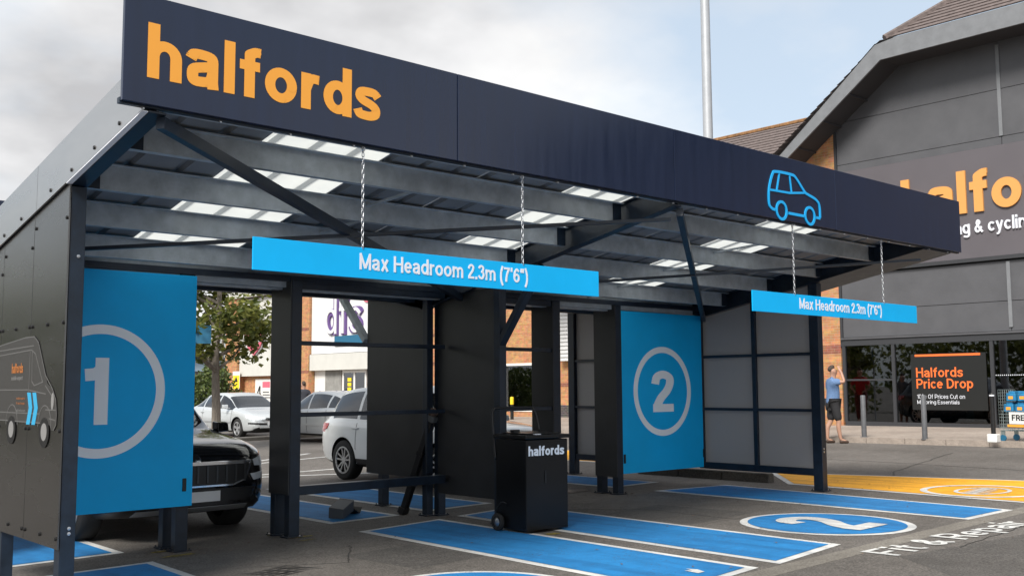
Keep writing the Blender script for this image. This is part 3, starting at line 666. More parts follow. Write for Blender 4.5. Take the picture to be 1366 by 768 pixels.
# the back row: return legs in pairs carrying narrow panels
for (x0, x1, yf, face, zb, zt) in ((5.385, 5.505, 9.40, -1, .42, 2.64), (4.21, 4.33, 9.45, 1, .40, 2.60), (10.37, 10.48, 9.44, -1, .29, 2.62), (9.21, 9.33, 9.46, -1, .42, 2.64)):
    post(x0, x1, yf, yf+.10, 2.62); post(x0, x1, yf+.29, yf+.39, 2.62)
    xp = x0-.006 if face < 0 else x1+.006
    pn = bx('return_panel', 'panel', min(xp, xp+face*.012), max(xp, xp+face*.012), yf-.003, yf+.40, zb, zt, .002)
# open frames between the return legs and the centre partition
for (xa, xb, yf) in ((5.505, 7.41, 9.42), (7.53, 9.21, 9.48)):
    for z in (1.945, 1.205): bx('rail', 'frame', xa, xb, yf, yf+.05, z, z+.045, .003)
    bx('sill_beam', 'frame', xa, xb, yf-.01, yf+.11, .41, .50, .004)
    bx('head_beam', 'frame', xa, xb, yf, yf+.06, 2.53, 2.62, .004)
# centre partition
post(7.36, 7.45, 9.70, 9.79, 2.62); post(7.475, 7.575, 9.62, 9.71, 2.62); post(7.62, 7.72, 10.97, 11.07, 2.62, True)
bx('centre_panel', 'panel', 7.452, 7.468, 8.565, 9.612, .28, 2.60, .002); bx('centre_panel', 'panel', 7.452, 7.468, 9.80, 11.09, .43, 2.66, .002)
bx('wall_rail', 'frame', 7.47, 7.52, 8.57, 9.61, 1.94, 1.985, .003); bx('wall_rail', 'frame', 7.47, 7.52, 8.57, 9.61, 1.2, 1.245, .003)
bx('stile', 'frame', 7.33, 7.41, 9.66, 9.70, .5, 2.6, .003)
# big blue number panels
def number_panel(x0, x1, yf, z0, z1, num, cx, cz, R_, lab):
    p = bx('number_panel', 'blue', x0, x1, yf-.016, yf-.003, z0, z1, .002); p['label'] = lab
    b = MB(); ring_poly(b, front(yf-.0165), cx, cz, R_-.085, R_, .002, 96); b.build('ring', 'signgrey', p)
    w = .155 if num == '2' else .13
    lettering(num, front(yf-.0165), cx-w*1.55 if num == '2' else cx-w*1.2, cx+w*1.55 if num == '2' else cx+w*.55, cz-.30, cz+.30, 'signgrey', p, 'numeral', t=.002, bold=.035)
    for xx in ((x1-.10,) if num == '1' else (x0+.05, x1-.02)):
        bx('latch', 'black', xx, xx+.035, yf-.03, yf-.0165, z0+.14, z0+.26, .003, p)
number_panel(2.58, 4.345, 9.42, .40, 2.585, '1', 3.45, 1.485, .60, 'blue panel with a pale ring and the number one')
number_panel(10.44, 12.235, 9.46, .325, 2.53, '2', 11.34, 1.43, .625, 'blue panel with a pale ring and the number two')
bx('rail', 'frame', 2.54, 4.2, 9.45, 9.50, 1.2, 1.25); bx('rail', 'frame', 2.54, 4.2, 9.45, 9.50, .5, .55); bx('rail', 'frame', 10.49, 12.24, 9.49, 9.54, .45, .5)
# right side wall: frame of rails with grey panes
for sgn in (1, -1):
    my = lambda y: y if sgn == 1 else 2*YM-y
    def ybox(name, m, x0, x1, ya, yb, z0, z1, bv=.003): a, c = sorted((my(ya), my(yb))); return bx(name, m, x0, x1, a, c, z0, z1, bv)
    ybox('side_rail', 'frame', 12.26, 12.31, 7.64, 9.46, .30, .395); ybox('side_rail', 'frame', 12.26, 12.31, 7.64, 9.46, 1.145, 1.185); ybox('side_rail', 'frame', 12.26, 12.31, 7.64, 9.46, 1.905, 1.945)
    ybox('side_stile', 'frame', 12.262, 12.308, 8.52, 8.585, .395, 2.68); ybox('side_stile', 'frame', 12.262, 12.308, 9.46, 9.54, .30, 2.55)
    for (ya, yb) in ((7.64, 8.55), (8.555, 9.50)):
        for (z0, z1) in ((.36, 1.16), (1.165, 1.92), (1.925, None)):
            a, c = (ya, yb); b = MB(); za = z1 or zr(a)-.25; zc = z1 or zr(c)-.25
            b.hexa([(12.315, my(a), z0), (12.327, my(a), z0), (12.327, my(c), z0), (12.315, my(c), z0), (12.315, my(a), za), (12.327, my(a), za), (12.327, my(c), zc), (12.315, my(c), zc)])
            b.build('grey_pane', 'greypanel', CAN)
    # sloping cladding along the roof edge, both sides
    for X0, X1, m in ((2.392, 2.404, 'clad'), (12.96, 12.972, 'panel')):
        for (ya, yb) in ((5.99, 7.9), (7.905, 9.87)):
            b = MB(); b.hexa([(X0, my(ya), zr(ya)-.235), (X1, my(ya), zr(ya)-.235), (X1, my(yb), zr(yb)-.235), (X0, my(yb), zr(yb)-.235), (X0, my(ya), zr(ya)+.10), (X1, my(ya), zr(ya)+.10), (X1, my(yb), zr(yb)+.10), (X0, my(yb), zr(yb)+.10)])
            cl = b.build('edge_cladding', m, CAN)
            if X0 < 3 and sgn == 1:
                b = MB(); k = 0
                for k in range(4):
                    y = ya+.35+k*.42
                    if y < yb: b.lathe([(0, X0-.009), (.014, X0-.007), (.014, X0)], 8, (0, y, zr(y)-.185), 'x')
                b.build('bolts', 'black', cl)
    b = MB(); b.hexa([(12.33, my(5.99), zr(5.99)-.235), (12.96, my(5.99), zr(5.99)-.235), (12.96, my(9.86), zr(9.86)-.235), (12.33, my(9.86), zr(9.86)-.235), (12.33, my(5.99), zr(5.99)-.225), (12.96, my(5.99), zr(5.99)-.225), (12.96, my(9.86), zr(9.86)-.225), (12.33, my(9.86), zr(9.86)-.225)])
    b.build('edge_soffit', 'frame', CAN)
# thin bright edge trim below the left cladding
b = MB(); b.hexa([(2.392, 5.99, zr(5.99)-.245), (2.43, 5.99, zr(5.99)-.245), (2.43, 7.28, zr(7.28)-.245), (2.392, 7.28, zr(7.28)-.245), (2.392, 5.99, zr(5.99)-.238), (2.43, 5.99, zr(5.99)-.238), (2.43, 7.28, zr(7.28)-.238), (2.392, 7.28, zr(7.28)-.238)]); b.build('edge_trim', 'signwhite', CAN)
# left side wall panels
wall = []
for (ya, yb) in ((7.275, 7.995), (8.003, 8.72), (8.728, 9.45), (10.3, 12.46)):
    za, zb_ = zr(ya)-.242, zr(yb)-.242; b = MB()
    b.hexa([(2.415, ya, .43), (2.427, ya, .43), (2.427, yb, .43), (2.415, yb, .43), (2.415, ya, za), (2.427, ya, za), (2.427, yb, zb_), (2.415, yb, zb_)])
    w_ = b.build('side_panel', 'cladwall', CAN, bevel=.0015); wall.append(w_)
    b = MB()
    for y in ((ya+.03, yb-.03) if ya < 10 else ()):
        for z in (.50, 1.22, 1.96, min(za, zb_)-.1): b.lathe([(0, 2.404), (.013, 2.406), (.013, 2.415)], 8, (0, y, z), 'x')
    for y in ((ya+yb)/2,):
        for z in (.50, 1.96): b.lathe([(0, 2.404), (.013, 2.406), (.013, 2.415)], 8, (0, y, z), 'x')
    b.build('bolts', 'black', w_)
# van picture on the left wall (a flat cut-out print)
fn = lambda u, v, t: (2.4125-t, u, v)
van = [(8.95, 1.27), (8.95, 1.83), (8.6, 1.86), (8.1, 1.885), (7.90, 1.885), (7.80, 1.84), (7.62, 1.60), (7.58, 1.545), (7.46, 1.50), (7.39, 1.43), (7.365, 1.33), (7.37, 1.26), (7.42, 1.22), (7.47, 1.22), (7.50, 1.255)]
M['vanprint'] = mat('vanprint', (.04, .039, .038), .5)
M['vanline'] = mat('vanline', (.11, .11, .11), .5); M['vanlogo'] = mat('vanlogo', (.42, .15, .04), .5); M['vanwhite'] = mat('vanwhite', (.22, .22, .22), .5); M['vanblue'] = mat('vanblue', (.03, .33, .58), .5)
vg = MB().prism(van, fn, 0, .0015).build('van_picture', 'vanprint', wall[0])
b = MB(); fn2 = lambda u, v, t: (2.4105-t, u, v); LW = .008
for pts in ([(8.95, 1.83), (8.1, 1.885), (7.90, 1.885), (7.80, 1.84), (7.62, 1.60), (7.46, 1.50), (7.39, 1.43), (7.365, 1.33), (7.37, 1.26), (7.42, 1.22)], [(8.95, 1.76), (7.95, 1.79), (7.86, 1.76), (7.68, 1.555), (7.86, 1.53), (7.92, 1.56), (7.93, 1.78)], [(8.95, 1.80), (7.9, 1.82)], [(8.95, 1.50), (8.0, 1.50), (7.6, 1.47)], [(8.95, 1.33), (7.72, 1.33)], [(8.95, 1.27), (7.55, 1.265)], [(7.98, 1.78), (7.98, 1.28)], [(7.62, 1.53), (7.42, 1.43)], [(7.6, 1.36), (7.38, 1.36)], [(7.52, 1.30), (7.38, 1.29)]): stroke(b, fn2, pts, LW, .0008)
for cy in (8.36, 7.61): stroke(b, fn2, [(cy+.14*math.cos(a*PI/12), 1.24+.15*math.sin(a*PI/12)) for a in range(13)], LW, .0009)
b.build('outline', 'vanline', vg)
b = MB()
for u in (7.86, 7.98): b.prism([(u+.03, 1.48), (u-.05, 1.48), (u-.10, 1.37), (u-.05, 1.25), (u+.03, 1.25), (u-.02, 1.37)], fn2, .001, .0018)
b.build('stripes', 'vanblue', vg)
for cy in (8.36, 7.61):
    disc_poly(MB(), fn2, cy, 1.20, .105, .0025, 32).build('wheel_print', 'black', vg); bb = MB(); disc_poly(bb, fn2, cy, 1.205, .062, .0034, 28); bb.build('wheel_print', 'vanwhite', vg)
fl = lambda u, v, t: (2.4102-t, -u, v)
lettering('halfords', fl, -8.40, -8.13, 1.625, 1.70, 'vanlogo', vg, t=.001, bold=.03); lettering('mobile expert', fl, -8.40, -8.13, 1.565, 1.605, 'vanwhite', vg, t=.001, bold=.02)
for k in range(2): lettering('mobile experts' if k == 0 else 'fit and repair', fl, -8.26, -8.06, 1.425-.036*k, 1.447-.036*k, 'vanlogo', vg, t=.001, bold=.01)
lettering('halfords.com', fl, -8.26, -8.04, 1.34, 1.358, 'vanwhite', vg, t=.001, bold=.01)
disc_poly(MB(), fn2, 7.455, 1.42, .045, .002, 20, .6, 1.3).build('lamp_print', 'vanwhite', vg)

# ------------------------------------------------------------------ headroom signs on chains
def chain(x, z0, z1, parent):
    b = MB(); n = max(6, int((z1-z0)/.034)); st = (z1-z0)/n
    for k in range(n):
        zc = z0+st*(k+.5); pts = []
        for j in range(10):
            a = 2*PI*j/10; u = .0095*math.cos(a); v = .5*st*1.15*math.sin(a); pts.append((x+(u if k % 2 else 0), YF+.055+(0 if k % 2 else u), zc+v))
        b.tube(pts+[pts[0]], .0036, 5, False)
    return b.build('chain', 'steel', parent, True)
for (x0, x1, z0, z1, c, lab, tx) in ((3.14, 6.375, 2.26, 2.475, (3.98, 5.5), 'long blue headroom board hanging on chains under the orange name', (3.955, 5.55)), (8.60, 12.0, 2.24, 2.45, (9.36, 11.21), 'long blue headroom board hanging on chains under the car outline', (9.44, 11.15))):
    s = empty('headroom_sign', ((x0+x1)/2, YF+.055, z0), lab, 'sign', None)
    bd = MB().box(x0, x1, YF+.05, YF+.06, z0, z1).build('board', 'blue', s, bevel=.002)
    lettering('Max Headroom 2.3m (7’6”)', front(YF+.0495), tx[0], tx[1], z0+.030, z0+.175, 'signwhite', bd, t=.002, bold=.022)
    for x in c:
        ch = chain(x, z1-.012, 3.185, s); b = MB(); b.tube([(x, YF+.055, 3.18), (x, YF+.055, 3.205)], .008, 6); b.tube([(x+.014*math.cos(a*PI/5), YF+.055, 3.178+.014*math.sin(a*PI/5)) for a in range(11)], .005, 5); b.build('hook', 'steel', s)

# ================================================================== BUILDINGS
# ---- the shop with the clipped gable
SHOP = empty('shop_building', (XS, 13, gz(XS, 13)), 'dark clad shop with clipped gable roof, brick pier and large glass front', 'building')
def sb(name, m, x0, x1, y0, y1, z0, z1, bevel=0, parent=None): return MB().box(x0, x1, y0, y1, z0, z1).build(name, m, parent or SHOP, bevel=bevel)
def syz(name, m, x0, x1, poly, parent=None, bevel=0):      # outline in (y, z), thick in x
    return MB().prism(poly, lambda u, v, t: (t, u, v), x0, x1).build(name, m, parent or SHOP, bevel=bevel)
gw = [(13.72, 10.30), (16.95, 8.18), (20.5, 5.8)]
def zgab(y): return 10.42 if y < 13.72 else 10.42-(y-13.72)*.70
# upper wall behind, as cladding boards with open joints
CL = 'shopclad'
rows = [(2.86, 3.62), (3.635, 4.66)]
YJ = [15.72, 10.98, 6.2, 1.4, -3.4, -8.2, -13, -18]
for (z0, z1) in rows:
    for a, c in zip(YJ, YJ[1:]): sb('cladding_panel', CL, XS, XS+.10, c+.008, a-.008, z0, z1)
for a, c in zip(YJ, YJ[1:]): sb('cladding_panel', CL, XS, XS+.10, c+.008, a-.008, 7.70, 7.90)
for a, c in zip(YJ, YJ[1:]): sb('cladding_panel', CL, XS, XS+.10, c+.008, a-.008, 7.915, 9.16) if a < 15 else syz('cladding_panel', CL, XS, XS+.10, [(10.988, 7.915), (15.712, 7.915), (15.712, 8.98), (15.48, 9.16), (10.988, 9.16)])
for a, c in zip(YJ, YJ[1:]): sb('cladding_panel', CL, XS, XS+.10, c+.008, a-.008, 9.175, 10.45) if a < 15 else syz('cladding_panel', CL, XS, XS+.10, [(10.988, 9.175), (15.46, 9.175), (13.72, 10.45), (10.988, 10.45)])
sb('backing_wall', 'shopdark', XS+.11, XS+.3, -18, 15.72, 2.8, 9.0); syz('backing_wall', 'shopdark', XS+.105, XS+.3, [(-18, 9.0), (15.6, 9.0), (13.72, 10.4), (-18, 10.4)])
for y in (10.98, 6.2, 1.4): sb('cover_strip', 'lead', XS-.03, XS+.0, y-.045, y+.045, 7.92, 10.35); sb('cover_strip', 'lead', XS-.03, XS, y-.045, y+.045, 2.95, 4.64)
sb('corner_trim', 'shopdark', XS-.03, XS+.1, 15.72, 15.80, 2.6, 8.95)
sp = sb('sign_panel', 'shopsign', XS-.08, XS+.04, -12, 15.62, 4.80, 7.68)
sb('sign_edge', 'shopdark', XS-.10, XS+.05, -12, 15.66, 4.70, 4.795)
lettering('halfords', side(XS-.081), -13.72, -8.42, 6.0, 7.14, 'shop_orange', sp, t=.06, bold=.03, space=.93)
for w_, a_, e_, z0_, z1_ in (('motoring', -13.42, -11.87, 5.36, 5.80), ('&', -11.74, -11.53, 5.451, 5.704), ('cycling', -11.39, -10.22, 5.36, 5.80)): lettering(w_, side(XS-.081), a_, e_, z0_, z1_, 'signwhite', sp, t=.05, bold=.02)
# brick pier and return
br = syz('brick_wall', 'brick', XS-.02, XS+.3, [(15.80, .2), (22.5, .2), (22.5, 4.35), (16.9, 8.25), (15.80, 9.02)])
syz('brick_band', 'brick_red', XS-.026, XS-.02, [(15.80, 2.42), (22.5, 2.42), (22.5, 2.66), (15.80, 2.66)]); syz('brick_band', 'brick_red', XS-.026, XS-.02, [(15.80, 6.9), (18.5, 6.9), (18.5, 7.05), (15.80, 7.05)])
sb('brick_end_wall', 'brick', XS+.31, XS+12, 22.2, 22.5, .2, 4.2)
# barge board, soffit, roof
XB = 25.95
top = [(20.6, 6.02), (16.9, 8.42), (13.86, 10.62), (13.72, 10.86), (-18, 10.86)]
b_out = [(22.6, 4.32), (16.9, 8.34), (13.83, 10.84), (13.2, 10.92), (-18, 10.92)]; b_in = [(22.6, 3.90), (16.72, 8.16), (13.69, 10.39), (-18, 10.44)]
syz('barge_board', 'lead', XB, XB+.06, b_out+b_in[::-1])
b = MB()
for (p0, p1) in zip(b_in, b_in[1:]):
    b.add([(XB+.06, p0[0], p0[1]+.04), (XB+.06, p1[0], p1[1]+.04), (XS+.1, p1[0], p1[1]+.04), (XS+.1, p0[0], p0[1]+.04)], [(0, 1, 2, 3)])
b.build('soffit', 'soffit', SHOP)
bme = None
for k in range(9):          # ribs across the sloping soffit
    y = 21.5-k*.85; z = 3.90+(22.6-y)*.724
    MB().bar((XB+.06, y, z+.03), (XS, y, z+.03), .05, .05).build('soffit_rib', 'soffit', SHOP)
b = MB(); b.add([(XB-.02, p[0], p[1]+.02) for p in b_out]+[(XB+.22, p[0], p[1]+.10) for p in b_out], [(i, i+1, len(b_out)+i+1, len(b_out)+i) for i in range(len(b_out)-1)]); b.build('verge_flashing', 'lead', SHOP)
def slates(name, c00, c10, c01, c11, nr, m='slate'):
    """a roof plane laid in overlapping courses: each course a strip tilted a little"""
    b = MB(); c00, c10, c01, c11 = map(Vector, (c00, c10, c01, c11)); n = (c10-c00).cross(c01-c00).normalized()
    if n.z < 0: n = -n
    for r in range(nr):
        t0, t1 = r/nr, (r+1)/nr
        a, c = c00.lerp(c01, t0), c10.lerp(c11, t0); d, e = c00.lerp(c01, t1), c10.lerp(c11, t1); k = n*.035
        b.add([a+k, c+k, e+k*.2, d+k*.2, a, c], [(0, 1, 2, 3), (0, 4, 5, 1)])
    return b.build(name, m, SHOP)
hipL = (26.0, 13.6, 10.95); apexY = 3.0
slates('hip_slates', (26.0, 13.5, 10.95), (26.0, -7.5, 10.95), (35.5, 5.9, 18.0), (35.5, 2.0, 18.0), 44)
MB().tube([(25.98, 13.55, 10.97), (35.5, 5.9, 18.06)], .10, 6).build('hip_tiles', 'slate', SHOP)
slates('gable_slope_slates', (26.0, 22.6, 4.4), (44, 22.6, 4.4), (26.0, 13.7, 10.95), (44, 6, 16.5), 40)
slates('main_roof_slates', (26.7, 17.5, 6.6), (26.7, 29.5, 6.6), (33.0, 17.5, 11.22), (33.0, 29.5, 11.22), 30)
M['mossridge'] = mat('mossridge', (.23, .12, .05), .9, noise=(5, .5))
for k in range(30): MB().tube([(33.0, 17.5+k*.4, 11.26), (33.0, 17.885+k*.4, 11.26)], .085, 6).build('ridge_tile', 'mossridge', SHOP)
sb('rear_wall', 'brick', 30.2, 33, 22.6, 29.5, .1, 6.5)
# glass front: frames, panes, interior
zs = pave_z(XS, 13)
sb('window_header', 'shopdark', XS-.06, XS+.12, -18, 15.72, 2.62, 2.80); sb('header_trim', 'shopclad', XS-.10, XS+.05, -18, 15.75, 2.80, 2.845)
sb('plinth', 'shopdark', XS-.05, XS+.12, -18, 15.72, zs-.35, zs+.10)
MU = [15.70, 14.20, 11.50, 10.55, 9.6, 6.8, 4.0, 1.2, -1.6, -4.4, -7.2, -10, -12.8, -15.6, -18]
for y in MU: sb('mullion', 'shopdark', XS-.05, XS+.08, y-.045, y+.045, zs+.10, 2.62)
sb('transom', 'shopdark', XS-.03, XS+.06, 14.245, 15.655, 1.62, 1.67)
for a, c in zip(MU, MU[1:]): sb('pane', 'glass', XS+.0, XS+.012, c+.045, a-.045, zs+.10, 2.62)
sb('shop_floor', 'interior', XS+.13, XS+14, -18, 15.7, zs-.3, zs-.0); sb('back_wall', 'interior', XS+13.6, XS+13.8, -18, 15.7, zs, 4.5); sb('ceiling', 'interior', XS+.31, XS+14, -18, 15.7, 4.2, 4.3); sb('side_wall', 'interior', XS+.31, XS+14, 15.55, 15.7, zs, 4.2)
lme = MB().box(-.6, .6, -.12, .12, -.04, 0).mesh('ceiling_lamp'); lme.materials.append(M['lamp'])
for i in range(4):
    for j in range(7):
        o = bpy.data.objects.new('ceiling_lamp', lme); COL.objects.link(o); o.parent = SHOP; o.matrix_parent_inverse = parent_inv(SHOP); o.location = (XS+2.4+i*2.9, 14.3-j*2.4, 4.0)
for i, (x, y, h, m) in enumerate(((29.5, 14.4, 1.5, 'carton'), (30.5, 12.3, 1.3, 'interior'), (31.5, 10.2, 1.7, 'teal'), (33.5, 13.5, 1.9, 'interior'), (34, 9, 2, 'carton'))):
    b = MB(); b.box(x, x+.5, y-1, y+1, zs, zs+.12)
    for k in range(4): b.box(x, x+.5, y-1, y+1, zs+.12+h*k/4, zs+.15+h*k/4)
    for s in (-1, 1): b.box(x, x+.5, y+s-.02, y+s+.02, zs+.12, zs+h)
    b.box(x+.22, x+.26, y-.98, y+.98, zs+.12, zs+h); b.build('display_shelf', m, SHOP)
ps = sb('poster', 'poster', XS-.022, XS-.012, 11.66, 13.70, .82, 2.33)
sb('poster_bar', 'logo_red', XS-.026, XS-.0225, 11.80, 13.58, 2.26, 2.315, 0, ps)
ft = side(XS-.0228)
lettering('Halfords', ft, -13.56, -12.28, 1.70, 1.96, 'logo_red', ps, t=.003, bold=.02); lettering('Price Drop', ft, -13.56, -12.02, 1.33, 1.66, 'logo_red', ps, t=.003, bold=.02)
lettering('100s Of Prices Cut on', ft, -13.56, -12.25, 1.125, 1.24, 'signwhite', ps, t=.002, bold=.005); lettering('Motoring Essentials', ft, -13.56, -12.40, .955, 1.085, 'signwhite', ps, t=.002, bold=.005)
lettering('CAFE', side(XS+.6), -11.15, -10.75, 2.36, 2.5, 'lilac', SHOP, t=.01)
b = MB()
for k in range(34): b.box(XS-.004, XS-.002, 9.7+k*.052, 9.72+k*.052, 1.72, 1.745)
o = b.build('manifestation_dots', 'signwhite', SHOP); o['kind'] = 'stuff'

# ---- the brick terrace behind
XT = 30.0
TER = empty('retail_terrace', (XT, 45, gz(XT, 45)), 'long brick retail block with white sign panels and a pink shield', 'building')
def tb(name, m, x0, x1, y0, y1, z0, z1, parent=None): return MB().box(XT+x0, XT+x1, y0, y1, z0, z1).build(name, m, parent or TER)
tb('brick_wall', 'brick', 0, .4, 41.0, 59.6, -.2, 7.0); tb('brick_wall', 'brick', 0, .4, 28.6, 32.0, -.2, 7.0); tb('brick_wall', 'brick', 0, .4, 34.0, 40.95, -.2, 7.0); tb('brick_wall', 'brick', .002, .4, 32.0, 34.0, 2.5, 7.0); tb('brick_wall', 'brick', .002, .4, 32.0, 34.0, -.2, .45)
tb('end_wall', 'brick', .4, 20, 59.2, 59.6, -.2, 7)
for y0, y1 in ((58.15, 59.7), (49.72, 51.6)):
    tb('brick_pier', 'brick', -.45, 0, y0, y1, -.2, 7.0)
    for z in (2.32, 4.68): tb('brick_band', 'brick_red', -.456, -.45, y0, y1, z, z+.16)
for z in (1.5, 2.55, 3.9): tb('brick_band', 'brick_red', -.006, 0, 28.6, 31.9, z, z+.15); tb('brick_band', 'brick_red', -.006, 0, 34.1, 40.9, z, z+.15)
for y0, y1 in ((28.6, 31.9), (34.1, 40.9)): tb('plinth', 'brick_dark', -.03, 0, y0, y1, -.1, .75)
w1 = tb('sign_panel', 'creamclad', -.3, 0, 51.7, 58.1, 2.24, 6.9); w2 = tb('sign_panel', 'whiteclad', -.3, 0, 41.2, 49.68, 3.36, 6.9); tb('canopy_band', 'creamclad', -.42, 0, 41.2, 49.66, 2.46, 3.33)
for k in range(5): tb('panel_joint', 'creamclad', -.306, -.3, 51.9+k*1.25, 51.92+k*1.25, 2.3, 6.85, w1)
sh = MB().prism([(-57.1, 5.3), (-56, 5.15), (-54.9, 5.3), (-54.85, 4.55), (-55.25, 3.95), (-56, 3.45), (-56.75, 3.95), (-57.15, 4.55)], side(XT-.3), .12, .18).build('shield', 'pink', w1)
MB().prism([(-57.18, 5.34), (-54.82, 5.34), (-54.78, 4.5), (-55.2, 3.88), (-56, 3.38), (-56.8, 3.88), (-57.22, 4.5)], side(XT-.3), .02, .115).build('shield_back', 'cargrey', w1)
for z, a, c in ((4.25, -56.75, -55.25), (4.62, -56.6, -55.5), (4.85, -56.5, -55.6)): MB().prism([(a, z), (c, z), (c, z+.14), (a, z+.14)], side(XT-.48), .001, .02).build('shield_stripe', 'signwhite', w1)
for c_, a_, e_ in (('d', -48.15, -46.9), ('f', -46.75, -45.85), ('s', -45.72, -44.6)):
    v1_ = 6.35 if c_ != 's' else 5.78; lt = lettering(c_, side(XT-.30), a_, e_, 4.30, v1_, 'purple', w2, 'letter', t=.10, bold=.03); lettering(c_, side(XT-.402), a_+.07, e_-.07, 4.37, v1_-.07, 'whiteclad', w2, 'letter_face', t=.05, bold=.012)
MB().prism([(-47.25, 3.72), (-43.2, 3.72), (-43.2, 4.25), (-47.25, 4.25)], side(XT-.3), .02, .06).build('banner', 'teal', w2)
disc_poly(MB(), side(XT-.3), -44.2, 6.3, .42, .06, 24).build('roundel', 'pink', w2)
# shopfront of the white unit
tb('shop_wall', 'sagewall', -.06, 0, 47.0, 48.6, .1, 2.46); tb('shop_wall', 'whiteframe', -.08, 0, 48.6, 49.66, .1, 2.46)
disc_poly(MB(), side(XT-.08), -49.1, 1.1, .25, .01, 20).build('sticker', 'purple', TER)
for y in (44.65, 45.7, 46.78): tb('door_frame', 'whiteframe', -.1, 0, y-.07, y+.07, .1, 2.3)
tb('door_head', 'whiteframe', -.1, 0, 44.58, 46.85, 2.3, 2.44)
for y0, y1 in ((44.72, 45.63), (45.77, 46.71)): tb('door_leaf', 'interior', -.05, -.01, y0, y1, .1, 2.3); tb('door_pane', 'clearglass', -.07, -.06, y0, y1, .1, 2.3)
for z in (1.35, 1.6, 1.85): tb('notice', 'yellow', -.085, -.08, 46.0, 46.35, z, z+.18)
tb('shop_window', 'interior', -.05, -.01, 41.3, 44.5, .3, 2.4); tb('shop_pane', 'clearglass', -.08, -.07, 41.3, 44.5, .3, 2.4)
# brick part with white-framed window and louvred sign
wf = tb('window', 'clearglass', .08, .09, 32.1, 33.9, .55, 2.42)
for y in (32.0, 33.9): tb('window_frame', 'whiteframe', -.03, .12, y, y+.1, .45, 2.52, wf)
for z in (.45, 2.42): tb('window_frame', 'whiteframe', -.03, .12, 32.1, 33.9, z, z+.1, wf)
tb('window_room', 'interior', 2.0, 2.1, 31, 35, 0, 3); tb('window_display', 'leaf', 1.0, 1.04, 32.3, 33.0, 1.1, 2.4)
lv = tb('louvre_box', 'whiteframe', -.30, 0, 28.7, 30.2, 2.55, 4.78)
for k in range(14): MB().bar((XT-.33, 28.72, 2.6+k*.156), (XT-.33, 30.18, 2.6+k*.156), .05, .10).build('louvre_blade', 'whiteclad', lv)
# parapet and shallow roof
tb('parapet', 'creamclad', -.6, .6, 28.5, 59.8, 7.0, 7.45)
MB().add([(29.3, 28.5, 7.46), (29.3, 59.8, 7.46), (40, 59.8, 10.5), (40, 28.5, 10.5), (50, 59.8, 7.4), (50, 28.5, 7.4)], [(0, 1, 2, 3), (3, 2, 4, 5), (1, 4, 2)]).build('roof', 'sagewall', TER)
# yellow warning plate and white notice board on the wall
s_ = empty('warning_sign', (XT-.47, 58.2, 1.4), 'small yellow triangle warning plate fixed to the end brick pier', 'sign')
q0 = MB().prism([(-58.62, 1.45), (-57.7, 1.45), (-57.7, 2.55), (-58.62, 2.55)], side(XT-.46), 0, .01).build('plate', 'whiteframe', s_)
MB().prism([(-58.58, 1.48), (-57.74, 1.48), (-57.74, 2.3), (-58.58, 2.3)], side(XT-.471), 0, .002).build('yellow_field', 'yellow', s_); MB().prism([(-58.4, 1.9), (-57.92, 1.9), (-58.16, 2.26)], side(XT-.474), 0, .002).build('triangle', 'black', s_)
n_ = empty('notice_board', (XT-.02, 55.6, .2), 'white notice board with a dark four on the brick wall behind the silver hatchback', 'sign')
q0 = MB().prism([(-56.5, .1), (-53.9, .1), (-53.9, 2.05), (-56.5, 2.05)], side(XT-.02), 0, .04).build('board', 'whiteframe', n_); lettering('4', side(XT-.061), -56.3, -55.75, .95, 1.65, 'black', n_, 'numeral', t=.004, bold=.02); MB().prism([(-55.6, 1.55), (-54.7, 1.55), (-54.7, 1.9), (-55.6, 1.9)], side(XT-.061), 0, .004).build('pink_label', 'pink', n_)
for k in range(3): MB().prism([(-55.55, 1.25-.16*k), (-54.8+.1*k, 1.25-.16*k), (-54.8+.1*k, 1.32-.16*k), (-55.55, 1.32-.16*k)], side(XT-.061), 0, .004).build('text_line', 'bollard', n_)
# distant low building with a grey roof, and a pole
DB = empty('distant_warehouse', (34, 88, 0), 'distant low pale blue warehouse with a shallow grey roof', 'building')
M['paleblue'] = mat('paleblue', (.40, .52, .62), .6); M['greyroof'] = mat('greyroof', (.27, .28, .29), .7, noise=(1, .1))
MB().box(28, 60, 84, 110, -1, 4.2).build('wall', 'paleblue', DB); MB().add([(27.5, 83.5, 4.2), (60.5, 83.5, 4.2), (60.5, 97, 6.4), (27.5, 97, 6.4), (27.5, 110, 4.2), (60.5, 110, 4.2)], [(0, 1, 2, 3), (3, 2, 5, 4), (0, 3, 4)]).build('roof', 'greyroof', DB)
for k in range(4): MB().box(29+k*3.2, 31+k*3.2, 83.9, 83.99, 1.2, 3).build('window', 'interior', DB)
pp = atD(297, 470, 80); PT = empty('utility_pole', (pp.x, pp.y, -.3), 'thin dark utility pole with cross arms above the distant roof', 'pole')
MB().tube([(pp.x, pp.y, -.3), (pp.x, pp.y, 7.1)], [.13, .09], 8).build('pole', 'bark', PT)
for z in (6.7, 6.2): MB().bar((pp.x-.8, pp.y+.5, z), (pp.x+.8, pp.y-.5, z), .08, .1).build('cross_arm', 'bark', PT)
# metal palisade fence beside the pier
FN = empty('palisade_fence', (29.5, 60, -.1), 'grey steel palisade fence beside the end brick pier', 'fence')
pme = MB().prism([(-.035, 0), (.035, 0), (.035, 2.15), (0, 2.3), (-.035, 2.15)], lambda u, v, t: (u, t, v), -.01, .01).mesh('pale'); pme.materials.append(M['bollard'])
for k in range(32):
    o = bpy.data.objects.new('pale', pme); COL.objects.link(o); o.parent = FN; o.location = (-.2-k*.16, .9, .05)
for z in (.5, 1.9): MB().box(24.2, 29.4, 60.92, 60.97, z, z+.06).build('rail', 'bollard', FN)

